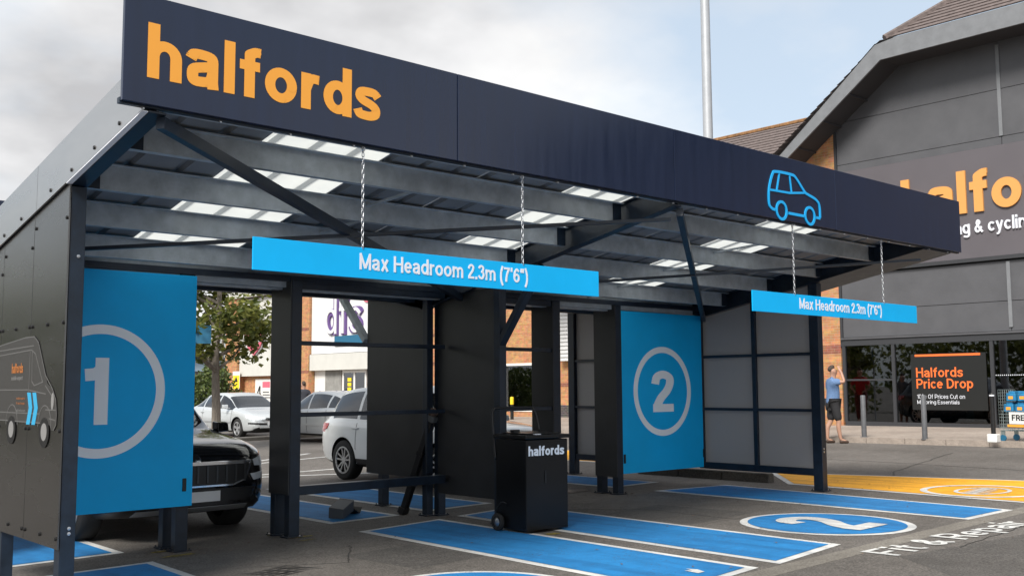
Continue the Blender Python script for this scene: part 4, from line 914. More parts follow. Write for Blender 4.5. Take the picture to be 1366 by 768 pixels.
# ================================================================== CARS
def hermite(xs, ys):
    n = len(xs); d = [(ys[i+1]-ys[i])/(xs[i+1]-xs[i]) for i in range(n-1)]
    mm = [d[0]]+[0 if d[i-1]*d[i] <= 0 else 2*d[i-1]*d[i]/(d[i-1]+d[i]) for i in range(1, n-1)]+[d[-1]]
    def f(x):
        x = max(xs[0], min(xs[-1], x)); i = 0
        while i < n-2 and x > xs[i+1]: i += 1
        w = xs[i+1]-xs[i]; t = (x-xs[i])/w
        return ys[i]*(2*t**3-3*t*t+1)+mm[i]*w*(t**3-2*t*t+t)+ys[i+1]*(3*t*t-2*t**3)+mm[i+1]*w*(t**3-t*t)
    return f
def decal(bvh, axis, poly, off, name, m, parent, cuts=4, sgn=1):
    """a trim piece laid on the body: outline in front view (y, z) for axis 'x', in side view (x, z) for axis 'y', in plan (x, y) for axis 'z'"""
    bm = bmesh.new(); vs = [bm.verts.new((p[0], p[1], 0)) for p in poly]; bm.faces.new(vs)
    bmesh.ops.triangulate(bm, faces=bm.faces[:])
    for _ in range(cuts):
        lng = [e for e in bm.edges if e.calc_length() > .07]
        if lng: bmesh.ops.subdivide_edges(bm, edges=lng, cuts=1); bmesh.ops.triangulate(bm, faces=bm.faces[:])
    ok = []
    for v in bm.verts:
        a, c = v.co.x, v.co.y
        o, d = {'x': (Vector((6*sgn, a, c)), Vector((-sgn, 0, 0))), 'y': (Vector((a, 4*sgn, c)), Vector((0, -sgn, 0))), 'z': (Vector((a, c, 5)), Vector((0, 0, -1)))}[axis]
        h = bvh.ray_cast(o, d)
        if h[0] is None: h = bvh.find_nearest(o+d*(3.8 if axis == 'x' else 3.1))
        v.co = h[0]-d*off
    me = bpy.data.meshes.new(name); bm.to_mesh(me); bm.free(); o = link(me, name, m); o.parent = parent
    so_ = o.modifiers.new('s', 'SOLIDIFY'); so_.thickness = .006; so_.offset = 0
    return o
def wheel(parent, x, y, r, w, style):
    s = 1 if y > 0 else -1
    wo_ = MB().lathe([(r*.66, -w*.46), (r*.93, -w*.5), (r*.985, -w*.40), (r, -w*.2), (r, w*.2), (r*.985, w*.40), (r*.93, w*.5), (r*.66, w*.46), (r*.64, 0), (r*.66, -w*.46)], 36, (0, 0, 0), 'y').build('wheel', 'rubber', None, True)
    wo_.location = (x, y, r); wo_.parent = parent
    b = MB(); yo = s*w*.36; R_ = r*.68
    b.lathe([(R_*.90, s*w*.50), (R_, s*w*.49), (R_, s*w*.40), (R_*.88, s*w*.40), (R_*.88, s*w*.46), (R_*.90, s*w*.50)], 36, (0, 0, 0), 'y'); b.lathe([(0, s*w*.42), (R_*.2, s*w*.42), (R_*.24, s*w*.30), (R_*.24, s*w*.1)], 16, (0, 0, 0), 'y')
    n = 5
    for k in range(n):
        for da in ((-.13, .13) if style else (-.07, .07)):
            a = 2*PI*k/n+.3; p0 = Vector((math.cos(a+da*2.4)*R_*.18, s*w*.36, math.sin(a+da*2.4)*R_*.18)); p1 = Vector((math.cos(a+da*(1.9 if style else 1.6))*R_*.92, s*w*.42, math.sin(a+da*(1.9 if style else 1.6))*R_*.92))
            b.bar(p0, p1, R_*.11 if style else R_*.2, .02, (0, 1, 0))
    ri = b.build('rim', 'alloy', None); ri.parent = wo_
    dk = MB().lathe([(0, s*w*.12), (R_*.99, s*w*.14), (R_*.99, s*w*.10)], 28, (0, 0, 0), 'y').build('brake_disc', 'black', None); dk.parent = wo_
    return wo_
def make_car(name, label, loc, rz, paint, sp, group=None):
    root = empty(name, loc, label, 'car', group, rz); L = sp['L']; hw = sp['W']/2; XE = L/2
    top = hermite(*zip(*sp['top'])); belt = hermite(*zip(*sp['belt'])); bot = hermite(*zip(*sp['bot'])); wid = hermite(*zip(*sp['wid'])); rw = hermite(*zip(*sp['roofw']))
    bounds = sorted(set([-XE, XE]+sp['cuts'])); st = []
    for a, c in zip(bounds, bounds[1:]):
        n = max(1, round((c-a)/.075)); st += [a+(c-a)*k/n for k in range(n)]
    st.append(XE); rings = []
    fr = [0, .07, .35, .65, .93, 1.0]
    for x in st:
        w = hw*wid(x); zb, zl, zt = bot(x), belt(x), max(top(x), belt(x)+.012); dz = zl-zb
        p = [(0, zb), (.55*w, zb), (.88*w, zb+.015), (.955*w, zb+.07), (.985*w, zb+.22*dz), (w, zb+.45*dz), (.997*w, zb+.66*dz), (.978*w, zb+.86*dz), (.955*w, zl-.02), (.935*w, zl)]
        wt = hw*rw(x); rc = min(.055, (zt-zl)*.35)
        e0 = Vector((.935*w, zl)); e1 = Vector((min(wt, .92*w), zt-rc))
        for f in fr[1:]:
            q = e0.lerp(e1, f); q.x += .03*math.sin(f*PI)*min(1, (zt-zl)/.4); p.append((q.x, q.y))
        p += [(e1.x*.93, zt-rc*.45), (e1.x*.72, zt-rc*.15), (e1.x*.38, zt-rc*.02), (0, zt)]
        rings.append(p)
    NP = len(rings[0]); vs = []; fs = []; mi = []
    full = NP*2-2
    for x, p in zip(st, rings):
        vs += [(x, a, c) for a, c in p]+[(x, -a, c) for a, c in p[-2:0:-1]]
    W_ = sp['win']           # (x0, x1) of side windows; 'ws' windscreen range, 'rs' rear screen range
    for i in range(len(st)-1):
        xm = (st[i]+st[i+1])/2
        for k in range(full):
            fs.append((i*full+k, i*full+(k+1) % full, (i+1)*full+(k+1) % full, (i+1)*full+k))
            kk = k if k < NP-1 else full-1-k; left = k < NP-1; id_ = 0
            if kk < 3: id_ = 1
            if 10 <= kk <= 12:
                for wi, (a, c) in enumerate(W_):
                    if a < xm < c: id_ = 10+wi*2+(0 if left else 1)
            if kk >= 14:
                if sp['ws'][0] < xm < sp['ws'][1]: id_ = 2
                if sp['rs'][0] < xm < sp['rs'][1]: id_ = 3
            mi.append(id_)
    n0 = len(fs); fs += [tuple(range(full))[::-1], tuple(range((len(st)-1)*full, len(st)*full))]; mi += [0, 0]
    me = bpy.data.meshes.new('shell'); me.from_pydata(vs, [], fs); me.update()
    for k in range(24): me.materials.append(M['black'])
    for p_, k in zip(me.polygons, mi): p_.material_index = k
    bm = bmesh.new(); bm.from_mesh(me); bmesh.ops.recalc_face_normals(bm, faces=bm.faces); bm.to_mesh(me); bm.free()
    ob = bpy.data.objects.new('shell', me); COL.objects.link(ob)
    r = sp['r']; ax = sp['axles']; tmp = []
    for x in ax:
        for s in (-1, 1):
            c = MB().lathe([(0, s*(hw-.30)), (r+.055, s*(hw-.30)), (r+.055, s*(hw+.3)), (0, s*(hw+.3))], 32, (x, 0, r), 'y'); cm = c.mesh('cut')
            bmm = bmesh.new(); bmm.from_mesh(cm); bmesh.ops.remove_doubles(bmm, verts=bmm.verts, dist=1e-5); bmesh.ops.recalc_face_normals(bmm, faces=bmm.faces); bmm.to_mesh(cm); bmm.free()
            co_ = bpy.data.objects.new('cut', cm); COL.objects.link(co_); tmp.append(co_)
            md = ob.modifiers.new('b', 'BOOLEAN'); md.operation = 'DIFFERENCE'; md.object = co_; md.solver = 'EXACT'
    em = evalmesh(ob)
    for c in tmp+[ob]: bpy.data.objects.remove(c)
    bm = bmesh.new(); bm.from_mesh(em)
    for f in bm.faces:
        if f.material_index == 0:
            for x in ax:
                cc = f.calc_center_median(); d = math.hypot(cc.x-x, cc.z-r)
                if d < r+.056 and all(math.hypot(v.co.x-x, v.co.z-r) < r+.0565 for v in f.verts) and abs(cc.y) < hw*1.02 and not (abs(f.normal.y) > .9 and d > r+.05): f.material_index = 1
    bvh = BVHTree.FromBMesh(bm)
    groups = {}
    for f in bm.faces: groups.setdefault(f.material_index, []).append(f)
    for gi, fl_ in sorted(groups.items()):
        if gi > 23: continue
        nm, mt = {0: ('body', paint), 1: ('underbody', 'black'), 2: ('windscreen', 'carglass'), 3: ('rear_window', 'carglass')}.get(gi, ('side_window', 'carglass'))
        vi = {}; vv = []; ff = []
        for f in fl_:
            t = []
            for v in f.verts:
                if v.index not in vi: vi[v.index] = len(vv); vv.append(v.co[:])
                t.append(vi[v.index])
            ff.append(t)
        mm = bpy.data.meshes.new(nm); mm.from_pydata(vv, [], ff); mm.update(); o = link(mm, nm, mt, None, True); o.parent = root
        if gi in (0, 1): 
            try: mm.set_sharp_from_angle(angle=math.radians(38))
            except Exception: pass
    bm.free()
    for x in ax:
        for s in (-1, 1): wheel(root, x, s*(hw-.13), r, sp.get('tw', .22), sp.get('style', 0))
    # cabin: dark seats and dash so that the glass shows something
    b = MB()
    for sx in sp['seats']:
        for s in (-1, 1): b.box(sx-.12, sx+.02, s*.36-.22, s*.36+.22, .5, 1.02); b.box(sx-.10, sx, s*.36-.12, s*.36+.12, 1.04, 1.22)
    b.build('seats', 'interior').parent = root
    for nm, axis, poly, off, m, sg in sp['trim']:
        for s in ((1, -1) if axis in ('x2', 'y2', 'X2') else (1,)):
            if axis in ('x', 'x2'): decal(bvh, 'x', [(p[0]*s, p[1]) for p in poly], off, nm, m, root, sgn=1)
            elif axis in ('X', 'X2'): decal(bvh, 'x', [(p[0]*s, p[1]) for p in poly], off, nm, m, root, sgn=-1)
            elif axis == 'y2': decal(bvh, 'y', poly, off, nm, m, root, sgn=s)
            elif axis == 'z': decal(bvh, 'z', poly, off, nm, m, root)
    # mirrors and handles
    mx, mz = sp['mirror']
    for s in (-1, 1):
        yb = s*(hw*wid(mx)*.94)
        b = MB(); b.hexa([(mx-.08, yb+s*.06, mz-.02), (mx+.06, yb+s*.07, mz), (mx+.04, yb+s*.23, mz+.01), (mx-.07, yb+s*.24, mz), (mx-.08, yb+s*.06, mz+.13), (mx+.05, yb+s*.07, mz+.12), (mx+.03, yb+s*.22, mz+.11), (mx-.07, yb+s*.23, mz+.125)])
        b.bar((mx, yb-s*.02, mz+.0), (mx, yb+s*.1, mz+.04), .06, .03); b.build('mirror', paint, None, bevel=.02).parent = root
    for hx in sp['handles']:
        for s in (-1, 1):
            h = bvh.ray_cast(Vector((hx, 4*s, sp['hz'])), Vector((0, -s, 0)))
            if h[0] is not None:
                o = MB().box(hx-.10, hx+.10, h[0].y-.005, h[0].y+.03*s if s > 0 else h[0].y+.005, sp['hz']-.014, sp['hz']+.014) if s > 0 else MB().box(hx-.10, hx+.10, h[0].y-.03, h[0].y+.005, sp['hz']-.014, sp['hz']+.014)
                o.build('door_handle', paint, None, bevel=.006).parent = root
    return root
def strip(x0, z0, x1, z1, w=.008):
    d = Vector((x1-x0, z1-z0)).normalized(); n = Vector((-d.y, d.x))*w/2
    return [(x0+n.x, z0+n.y), (x1+n.x, z1+n.y), (x1-n.x, z1-n.y), (x0-n.x, z0-n.y)]
SUV = dict(L=4.66, W=1.88, r=.355, tw=.235, style=1, axles=(1.38, -1.40), seats=(.35, -.55), mirror=(.78, 1.03), handles=(-.05, -1.0), hz=.93,
    top=[(-2.33, .98), (-2.27, 1.05), (-2.05, 1.30), (-1.78, 1.585), (-1.3, 1.655), (-.5, 1.685), (.1, 1.66), (.42, 1.56), (1.18, 1.10), (1.6, 1.045), (2.05, .975), (2.24, .90), (2.33, .80)],
    belt=[(-2.33, .95), (-2.2, 1.02), (-1.6, 1.06), (0, 1.01), (1.1, .985), (1.7, .95), (2.1, .88), (2.33, .76)],
    bot=[(-2.33, .42), (-2.1, .30), (-1.7, .24), (1.8, .24), (2.15, .27), (2.33, .36)],
    wid=[(-2.33, .80), (-2.2, .91), (-1.9, .97), (-1.2, 1), (1.2, 1), (1.8, .975), (2.1, .92), (2.24, .83), (2.33, .70)],
    roofw=[(-2.33, .74), (-1.8, .70), (-.5, .735), (.4, .72), (1.2, .80), (2.0, .78), (2.33, .66)],
    cuts=[-2.22, -1.84, -1.62, -1.02, -.94, -.02, .06, .62, .98, .46, 1.16, -2.0], win=[(.06, .98), (-.94, -.02), (-1.84, -1.02)], ws=(.46, 1.16), rs=(-2.22, -1.84),
    trim=[('grille', 'x', [(-.60, .78), (.60, .78), (.54, .60), (.40, .55), (-.40, .55), (-.54, .60)], .006, 'black', 1), ('grille_surround', 'x', [(-.63, .80), (-.63, .765), (.63, .765), (.63, .80)], .014, 'chrome', 1), ('grille_surround', 'x2', [(.62, .785), (.55, .595), (.41, .545), (.40, .56), (.53, .605), (.60, .785)], .014, 'chrome', 1), ('grille_surround', 'x', [(-.41, .56), (.41, .56), (.41, .543), (-.41, .543)], .014, 'chrome', 1)]
        + [('grille_bar', 'x', [(-.52+.105*k, .585), (-.50+.105*k, .585), (-.50+.105*k, .755), (-.52+.105*k, .755)], .016, 'darksteel', 1) for k in range(11)]
        + [('headlight', 'x2', [(.645, .80), (.80, .835), (.88, .80), (.84, .72), (.66, .735)], .01, 'headlamp', 1), ('fog_light', 'x2', [(.60, .655), (.80, .67), (.80, .60), (.64, .585)], .01, 'headlamp', 1), ('number_plate', 'x', [(-.26, .395), (.26, .395), (.26, .50), (-.26, .50)], .02, 'plate', 1), ('lower_grille', 'x', [(-.7, .36), (.7, .36), (.66, .52), (-.66, .52)], .004, 'black', 1), ('skid_plate', 'x', [(-.62, .285), (.62, .285), (.60, .34), (-.60, .34)], .012, 'cargrey', 1), ('badge', 'x', [(.055*math.cos(k*PI/6), .825+.055*math.sin(k*PI/6)) for k in range(12)], .012, 'chrome', 1),
           ('tail_light', 'X2', [(.42, .98), (.86, 1.00), (.88, .84), (.56, .84)], .01, 'taillamp', 1), ('tail_light', 'y2', [(-2.28, .98), (-1.93, 1.00), (-1.98, .90), (-2.22, .86)], .01, 'taillamp', 1), ('headlight', 'y2', [(2.05, .815), (1.80, .875), (1.84, .80), (2.08, .745)], .01, 'headlamp', 1), ('number_plate', 'X', [(-.26, .66), (.26, .66), (.26, .77), (-.26, .77)], .012, 'plate', 1),
           ('sill_trim', 'y2', [(-.98, .30), (.96, .30), (.96, .40), (-.98, .40)], .006, 'black', 1), ('door_gap', 'y2', strip(.02, .36, .02, 1.0), .0015, 'black', 1), ('door_gap', 'y2', strip(-.98, .55, -.98, 1.02), .0015, 'black', 1), ('door_gap', 'y2', strip(1.0, .42, .98, .98), .0015, 'black', 1), ('fuel_flap', 'y2', strip(-1.68, .82, -1.52, .82, .15), .002, None, 1)])
SUV['trim'] = [t for t in SUV['trim'] if t[4]]
HATCH = dict(L=4.55, W=1.77, r=.315, tw=.20, axles=(1.38, -1.32), seats=(.25, -.65), mirror=(.82, .93), handles=(-.12, -1.02), hz=.80,
    top=[(-2.275, .78), (-2.2, .96), (-2.0, 1.02), (-1.55, 1.22), (-1.05, 1.38), (-.4, 1.435), (.05, 1.425), (.40, 1.33), (1.20, .955), (1.6, .88), (2.0, .78), (2.18, .70), (2.275, .62)],
    belt=[(-2.275, .76), (-2.1, .93), (-1.6, .95), (0, .90), (1.15, .87), (1.7, .80), (2.05, .71), (2.275, .58)],
    bot=[(-2.275, .40), (-2.05, .26), (-1.6, .19), (1.8, .18), (2.1, .20), (2.275, .30)],
    wid=[(-2.275, .76), (-2.15, .88), (-1.8, .96), (-1.0, 1), (1.0, 1), (1.7, .965), (2.05, .89), (2.2, .79), (2.275, .66)],
    roofw=[(-2.275, .70), (-1.6, .64), (-.4, .70), (.4, .69), (1.2, .80), (2.0, .78), (2.275, .62)],
    cuts=[-2.0, -1.32, -1.62, -1.06, -.98, -.06, .02, .50, .42, 1.16, 1.0], win=[(.02, 1.0), (-.98, -.06), (-1.62, -1.06)], ws=(.42, 1.16), rs=(-2.0, -1.32),
    trim=[('headlight', 'x2', [(.34, .665), (.62, .70), (.80, .72), (.82, .62), (.62, .575), (.40, .585)], .01, 'headlamp', 1), ('grille', 'x2', [(.03, .625), (.30, .655), (.36, .585), (.05, .565)], .008, 'black', 1), ('bumper_strip', 'x2', [(.30, .49), (.80, .51), (.80, .46), (.30, .44)], .01, 'black', 1), ('lower_grille', 'x', [(-.56, .34), (.56, .34), (.50, .26), (-.50, .26)], .008, 'black', 1), ('number_plate', 'x', [(-.26, .42), (.26, .42), (.26, .53), (-.26, .53)], .016, 'plate', 1), ('badge', 'x', [(.04*math.cos(k*PI/6), .64+.06*math.sin(k*PI/6)) for k in range(12)], .016, 'chrome', 1),
          ('tail_light', 'X2', [(.50, .80), (.80, .82), (.80, .62), (.52, .64)], .01, 'taillamp', 1), ('number_plate', 'X', [(-.26, .60), (.26, .60), (.26, .71), (-.26, .71)], .012, 'plate', 1), ('tail_light', 'y2', [(-2.25, .80), (-2.02, .84), (-2.05, .72), (-2.2, .68)], .01, 'taillamp', 1), ('side_strip', 'y2', strip(-.98, .50, .98, .50, .05), .008, 'cargrey', 1), ('headlight', 'y2', [(2.1, .66), (1.85, .74), (1.88, .66), (2.12, .58)], .01, 'headlamp', 1),
          ('door_gap', 'y2', strip(-.02, .24, -.02, .89), .0015, 'black', 1), ('door_gap', 'y2', strip(-1.02, .5, -1.0, .92), .0015, 'black', 1), ('door_gap', 'y2', strip(1.02, .3, 1.02, .86), .0015, 'black', 1)])
# parked nose towards the panels: heading -Y
make_car('parked_car', 'glossy black sport utility car with chrome grille behind the blue panel one', (4.70, 12.42, gz(4.7, 12.4)), -PI/2, 'carblack', SUV)
make_car('parked_car', 'white sport utility car with dark alloy wheels behind the dark centre panel', (10.03, 13.1, gz(10, 13.1)), -PI/2, 'carwhite', SUV).scale = (.905, .905, .905)
make_car('parked_car', 'silver hatchback facing the kerb behind the slim tree', (16.10, 31.3, gz(16.1, 31.3)+.0), -PI/2, 'carsilver', HATCH)
p = G(470, 592); make_car('parked_car', 'silver grey hatchback parked nose away next to the silver hatchback', (15.98, 25.5, gz(16, 25.5)), PI/2, 'cargrey', HATCH)
make_car('parked_car', 'dark car in front of the shop, mirrored in its glass front', (19.6, 15.4, gz(19.6, 15.4)), -PI/2+.15, 'cardark', SUV)

# ================================================================== SMALL THINGS UNDER THE CANOPY
def bin_():
    a = Vector((7.09, 7.70, 0)); rz = -.06; root = empty('wheeled_bin', (7.09, 7.70, gz(7.3, 7.9)), 'black wheeled bin with white lettering standing on the blue strip', 'bin', None, rz)
    def P_(b, n, m, bev=0, sm=False): o = b.build(n, m, None, sm, bev); o.parent = root; return o
    bd = P_(MB().box(0, .56, 0, .50, .03, .935), 'body', 'binblack', .006)
    P_(MB().box(.006, .554, -.004, -.0005, .06, .90), 'door', 'binblack', .002).parent = root
    P_(MB().box(.24, .26, -.012, -.004, .50, .62), 'door_handle', 'black', .002)
    lid = P_(MB().box(-.025, .585, -.025, .525, .945, .985), 'lid', 'binblack', .008); o = MB().box(.05, .5, .05, .45, .986, 1.0).build('lid_top', 'binblack', None, bevel=.004); o.parent = lid
    o = MB().box(.12, .20, .0, .03, .986, .995).build('label', 'signwhite', None); o.parent = lid; o = MB().box(.07, .15, .28, .34, 1.001, 1.03).build('hinge', 'black', None); o.parent = lid
    P_(MB().tube(smooth_pts([(.0, .50, .72), (.0, .53, .95), (.0, .56, 1.17), (.02, .56, 1.235), (.08, .56, 1.25), (.48, .56, 1.25), (.54, .54, 1.235), (.56, .50, 1.15), (.565, .46, 1.0)], 5), .013, 8), 'handle', 'black', 0, True)
    P_(MB().box(-.02, .58, .46, .5, .10, .13), 'axle_bracket', 'black')
    for x in (-.035, .595):
        w = MB().lathe([(.05, -.022), (.083, -.024), (.09, -.012), (.09, .012), (.083, .024), (.05, .022), (.05, -.022)], 24, (0, 0, 0), 'x').build('wheel', 'rubber', None, True); w.location = (x, .42, .09); w.parent = root
        s = -1 if x < 0 else 1
        r = MB().lathe([(0, s*.020), (.022, s*.024), (.03, s*.014), (.052, s*.016), (.054, 0), (0, 0)], 20, (0, 0, 0), 'x').build('hub', 'steel', None, True); r.parent = w
    P_(MB().tube(smooth_pts([(-.01, .30, .28), (-.05, .33, .30), (-.06, .40, .24), (-.03, .45, .16)], 4), .006, 6), 'brake_lever', 'black', 0, True)
    lettering('halfords', lambda u, v, t: (u, -.0045-t, v), .03, .505, .775, .875, 'signgrey', bd, t=.003, bold=.03, space=.93, loc=True)
bin_()
b0 = G(537, 686); tp = Vector((7.40, 9.635, 1.17))
T = empty('leaning_prop', b0, 'long black folding prop leaning against the open frame', 'tool')
d = (tp-b0).normalized(); sx = d.cross(Vector((0, 0, 1))).normalized()
MB().bar(b0+sx*.032, tp+sx*.032, .022, .07).build('rail', 'black', T, bevel=.004); MB().bar(b0-sx*.032, tp-sx*.032, .022, .07).build('rail', 'black', T, bevel=.004)
MB().tube([b0.lerp(tp, .12), b0.lerp(tp, .72)], .014, 8).build('strut', 'darksteel', T, True); MB().bar(b0.lerp(tp, -.0)+Vector((0, 0, .02)), b0.lerp(tp, .06)+Vector((0, 0, .02)), .12, .09).build('foot', 'black', T, bevel=.008); MB().bar(b0.lerp(tp, .94), b0.lerp(tp, 1.0), .10, .10).build('head', 'boxgrey', T, bevel=.01)
MB().bar(b0.lerp(tp, .30), b0.lerp(tp, .34), .10, .09).build('clamp', 'black', T, bevel=.005); MB().bar(b0.lerp(tp, .60), b0.lerp(tp, .64), .10, .09).build('clamp', 'black', T, bevel=.005)
M['rag'] = mat('rag', (.16, .11, .08), .9, noise=(20, .4))
MB().lathe([(0, -.05), (.05, -.04), (.065, 0), (.045, .03), (.02, .05), (0, .05)], 9, tuple(tp+Vector((.0, -.0, .04)))).build('rag', 'rag', T, True)
c = G(455, 690); BX = empty('open_box', c, 'small torn open black box lying on the blue strip behind the open frame', 'box', None, .5)
def L_(b, n, m, par, bev=0, rot=None, loc=None):
    o = b.build(n, m, None, False, bev); o.parent = par
    if rot: o.rotation_euler = rot
    if loc: o.location = loc
    return o
BX.scale = (.8, .8, .8)
body = L_(MB().box(-.20, .20, -.11, .11, 0, .012).box(-.20, .20, -.11, -.10, .012, .15).box(-.20, .20, .10, .11, .012, .15).box(-.20, -.19, -.10, .10, .012, .15).box(-.20, .20, -.11, .11, .151, .158), 'carton', 'boxgrey', BX, 0, (.12, -.22, .1), (0, 0, .05)); L_(MB().box(.19, .204, -.112, .112, .0, .16), 'end_flap', 'bollard', BX, 0, (.12, -.22, .1), (0, 0, .05))
L_(MB().box(-.13, .13, -.10, .10, 0, .01), 'flap', 'black', BX, 0, (.1, .35, .2), (.33, .02, .06)); L_(MB().box(-.08, .08, -.10, .10, 0, .01), 'flap', 'black', BX, 0, (.1, -.6, .2), (.46, .03, .05)); L_(MB().box(.206, .208, -.04, .03, .05, .09), 'label', 'signgrey', BX, 0, (.12, -.22, .1), (0, 0, .05))

# ================================================================== STREET FURNITURE
for i, (px, py, lab) in enumerate(((1153, 583, 'plain grey steel bollard on the pavement in front of the single narrow window'), (1234, 586, 'plain grey steel bollard on the pavement in front of the price poster'))):
    q = G(px, py, .11); o = empty('bollard', (q.x, q.y, q.z+.004), lab, 'bollard', 'steel bollards along the shop pavement')
    L_(MB().lathe([(.055, 0), (.057, .02), (.057, .94), (.05, .955), (0, .962)], 20), 'post', 'bollard', o).data.polygons.foreach_set('use_smooth', [True]*80); L_(MB().lathe([(.09, 0), (.09, .012), (.058, .016)], 20), 'base_flange', 'bollard', o)
q = G(1326, 590, .11); o = empty('belt_post', (q.x, q.y, q.z+.004), 'slim black barrier post with a white square base beside the trolley', 'post')
L_(MB().lathe([(.045, .17), (.045, .97), (.035, .99), (0, .995)], 18), 'post', 'black', o); L_(MB().box(-.10, .10, -.10, .10, 0, .17), 'base', 'whiteframe', o, .02); L_(MB().lathe([(.047, .93), (.049, .935), (.049, .955), (.047, .96)], 18), 'ring', 'signwhite', o)
# display trolley
q = G(1356, 589, .11); TR = empty('display_trolley', (q.x+.15, q.y, q.z+.004), 'wire display trolley with blue bottle packs by the shop door', 'trolley', None, -.15)
b = MB(); LX, LY = .55, 1.0          # runs along y (towards the camera side)
def wirebox(b, x0, x1, y0, y1, z0, z1, nx, ny, nz, r=.004):
    for k in range(nz+1):
        z = z0+(z1-z0)*k/nz
        for y in (y0, y1): b.tube([(x0, y, z), (x1, y, z)], r, 4, False)
        for x in (x0, x1): b.tube([(x, y0, z), (x, y1, z)], r, 4, False)
    for k in range(nx+1):
        x = x0+(x1-x0)*k/nx
        for y in (y0, y1): b.tube([(x, y, z0), (x, y, z1)], r, 4, False)
        b.tube([(x, y0, z0), (x, y1, z0)], r, 4, False)
    for k in range(ny+1):
        y = y0+(y1-y0)*k/ny
        for x in (x0, x1): b.tube([(x, y, z0), (x, y, z1)], r, 4, False)
wirebox(b, -.27, .27, -.75, .25, .22, .62, 7, 12, 6); o = L_(b, 'basket', 'wire', TR)
b = MB(); wirebox(b, -.27, .27, .20, .25, .62, 1.05, 7, 1, 7); L_(b, 'end_gate', 'wire', TR)
for (x, y) in ((-.24, .2), (.24, .2), (-.24, -.7), (.24, -.7)):
    f = L_(MB().box(-.015, .015, -.04, .04, .10, .22), 'castor_fork', 'wire', TR, 0, None, (x, y, 0)); L_(MB().lathe([(0, -.018), (.065, -.018), (.07, 0), (.065, .018), (0, .018)], 16, (0, 0, .07), 'x'), 'castor_wheel', 'teal', TR, 0, None, (x, y, 0))
pk = 0
for k in range(3):
    for i in range(2):
        for lv in range(2 if k < 2 else 1):
            z = .60+lv*.22; o = L_(MB().box(-.11, .11, -.10, .10, 0, .16).box(-.07, .07, -.07, .07, .16, .20), 'bottle_pack', 'carton', TR, .015, None, (-.13+.25*i, .06-k*.24-lv*.06, z)); L_(MB().box(-.113, -.111, -.05, .05, .04, .10), 'pack_label', 'logo_orange', o)
sg_ = L_(MB().box(-.30, -.285, -.42, .02, .36, .60), 'sign_card', 'whiteframe', TR); lettering('FREE', lambda u, v, t: (-.3005-t, -u, v), .04, .40, .43, .55, 'black', sg_, t=.002, bold=.03, loc=True); L_(MB().box(-.302, -.284, -.44, .06, .30, .35), 'price_rail', 'logo_orange', TR)
# tall lighting column behind the canopy
q = atD(945, 200, 24); LP = empty('lighting_column', (q.x, q.y, gz(q.x, q.y)), 'tall grey steel lighting column rising behind the canopy roof', 'lamp post')
z0 = gz(q.x, q.y); L_(MB().lathe([(.17, 0), (.17, 1.2), (.125, 1.3), (.115, 6), (.10, 14)], 20), 'column', 'postlight', LP).data.shade_smooth() if hasattr(bpy.types.Mesh, 'shade_smooth') else None
L_(MB().bar((-.7, 0, 13.9), (.7, 0, 13.9), .08, .08), 'cross_arm', 'postlight', LP)
for s in (-1, 1): L_(MB().box(s*.7-.3, s*.7+.3, -.18, .18, 13.95, 14.1), 'floodlight', 'bollard', LP, .02)
# blue sign on a pole left of the tree
q = atD(268, 446, 25); BS = empty('parking_sign', (q.x-.15, q.y+.1, gz(q.x, q.y)), 'plain blue rectangular sign on a grey pole beside the slim tree', 'sign')
L_(MB().tube([(-.2, .0, 0), (-.2, .0, q.z+.3-gz(q.x, q.y))], .035, 10), 'pole', 'postlight', BS); L_(MB().box(-.55, .42, -.06, -.04, q.z-.22-gz(q.x, q.y), q.z+.22-gz(q.x, q.y)), 'plate', 'teal', BS, 0, (0, 0, -.5))
# yellow topped bollard outside the terrace
q = atX(683, 552, 27.5); YB = empty('bollard', (27.5, q.y, gz(27.5, q.y)+.105), 'black bollard with a yellow top in front of the white framed window', 'bollard')
L_(MB().lathe([(.07, 0), (.07, .62), (0, .63)], 14), 'post', 'black', YB); L_(MB().lathe([(.072, .60), (.075, .62), (.075, .86), (.05, .9), (0, .9)], 14), 'top', 'yellow', YB)
q = atX(770, 560, 26.5); HP = empty('height_post', (26.5, q.y, gz(26.5, q.y)+.1), 'grey post with a yellow band on the terrace pavement', 'post')
L_(MB().lathe([(.06, 0), (.06, 1.9), (0, 1.91)], 12), 'post', 'bollard', HP); L_(MB().lathe([(.065, .75), (.068, .76), (.068, 1.45), (.065, 1.46)], 12), 'band', 'yellow', HP)

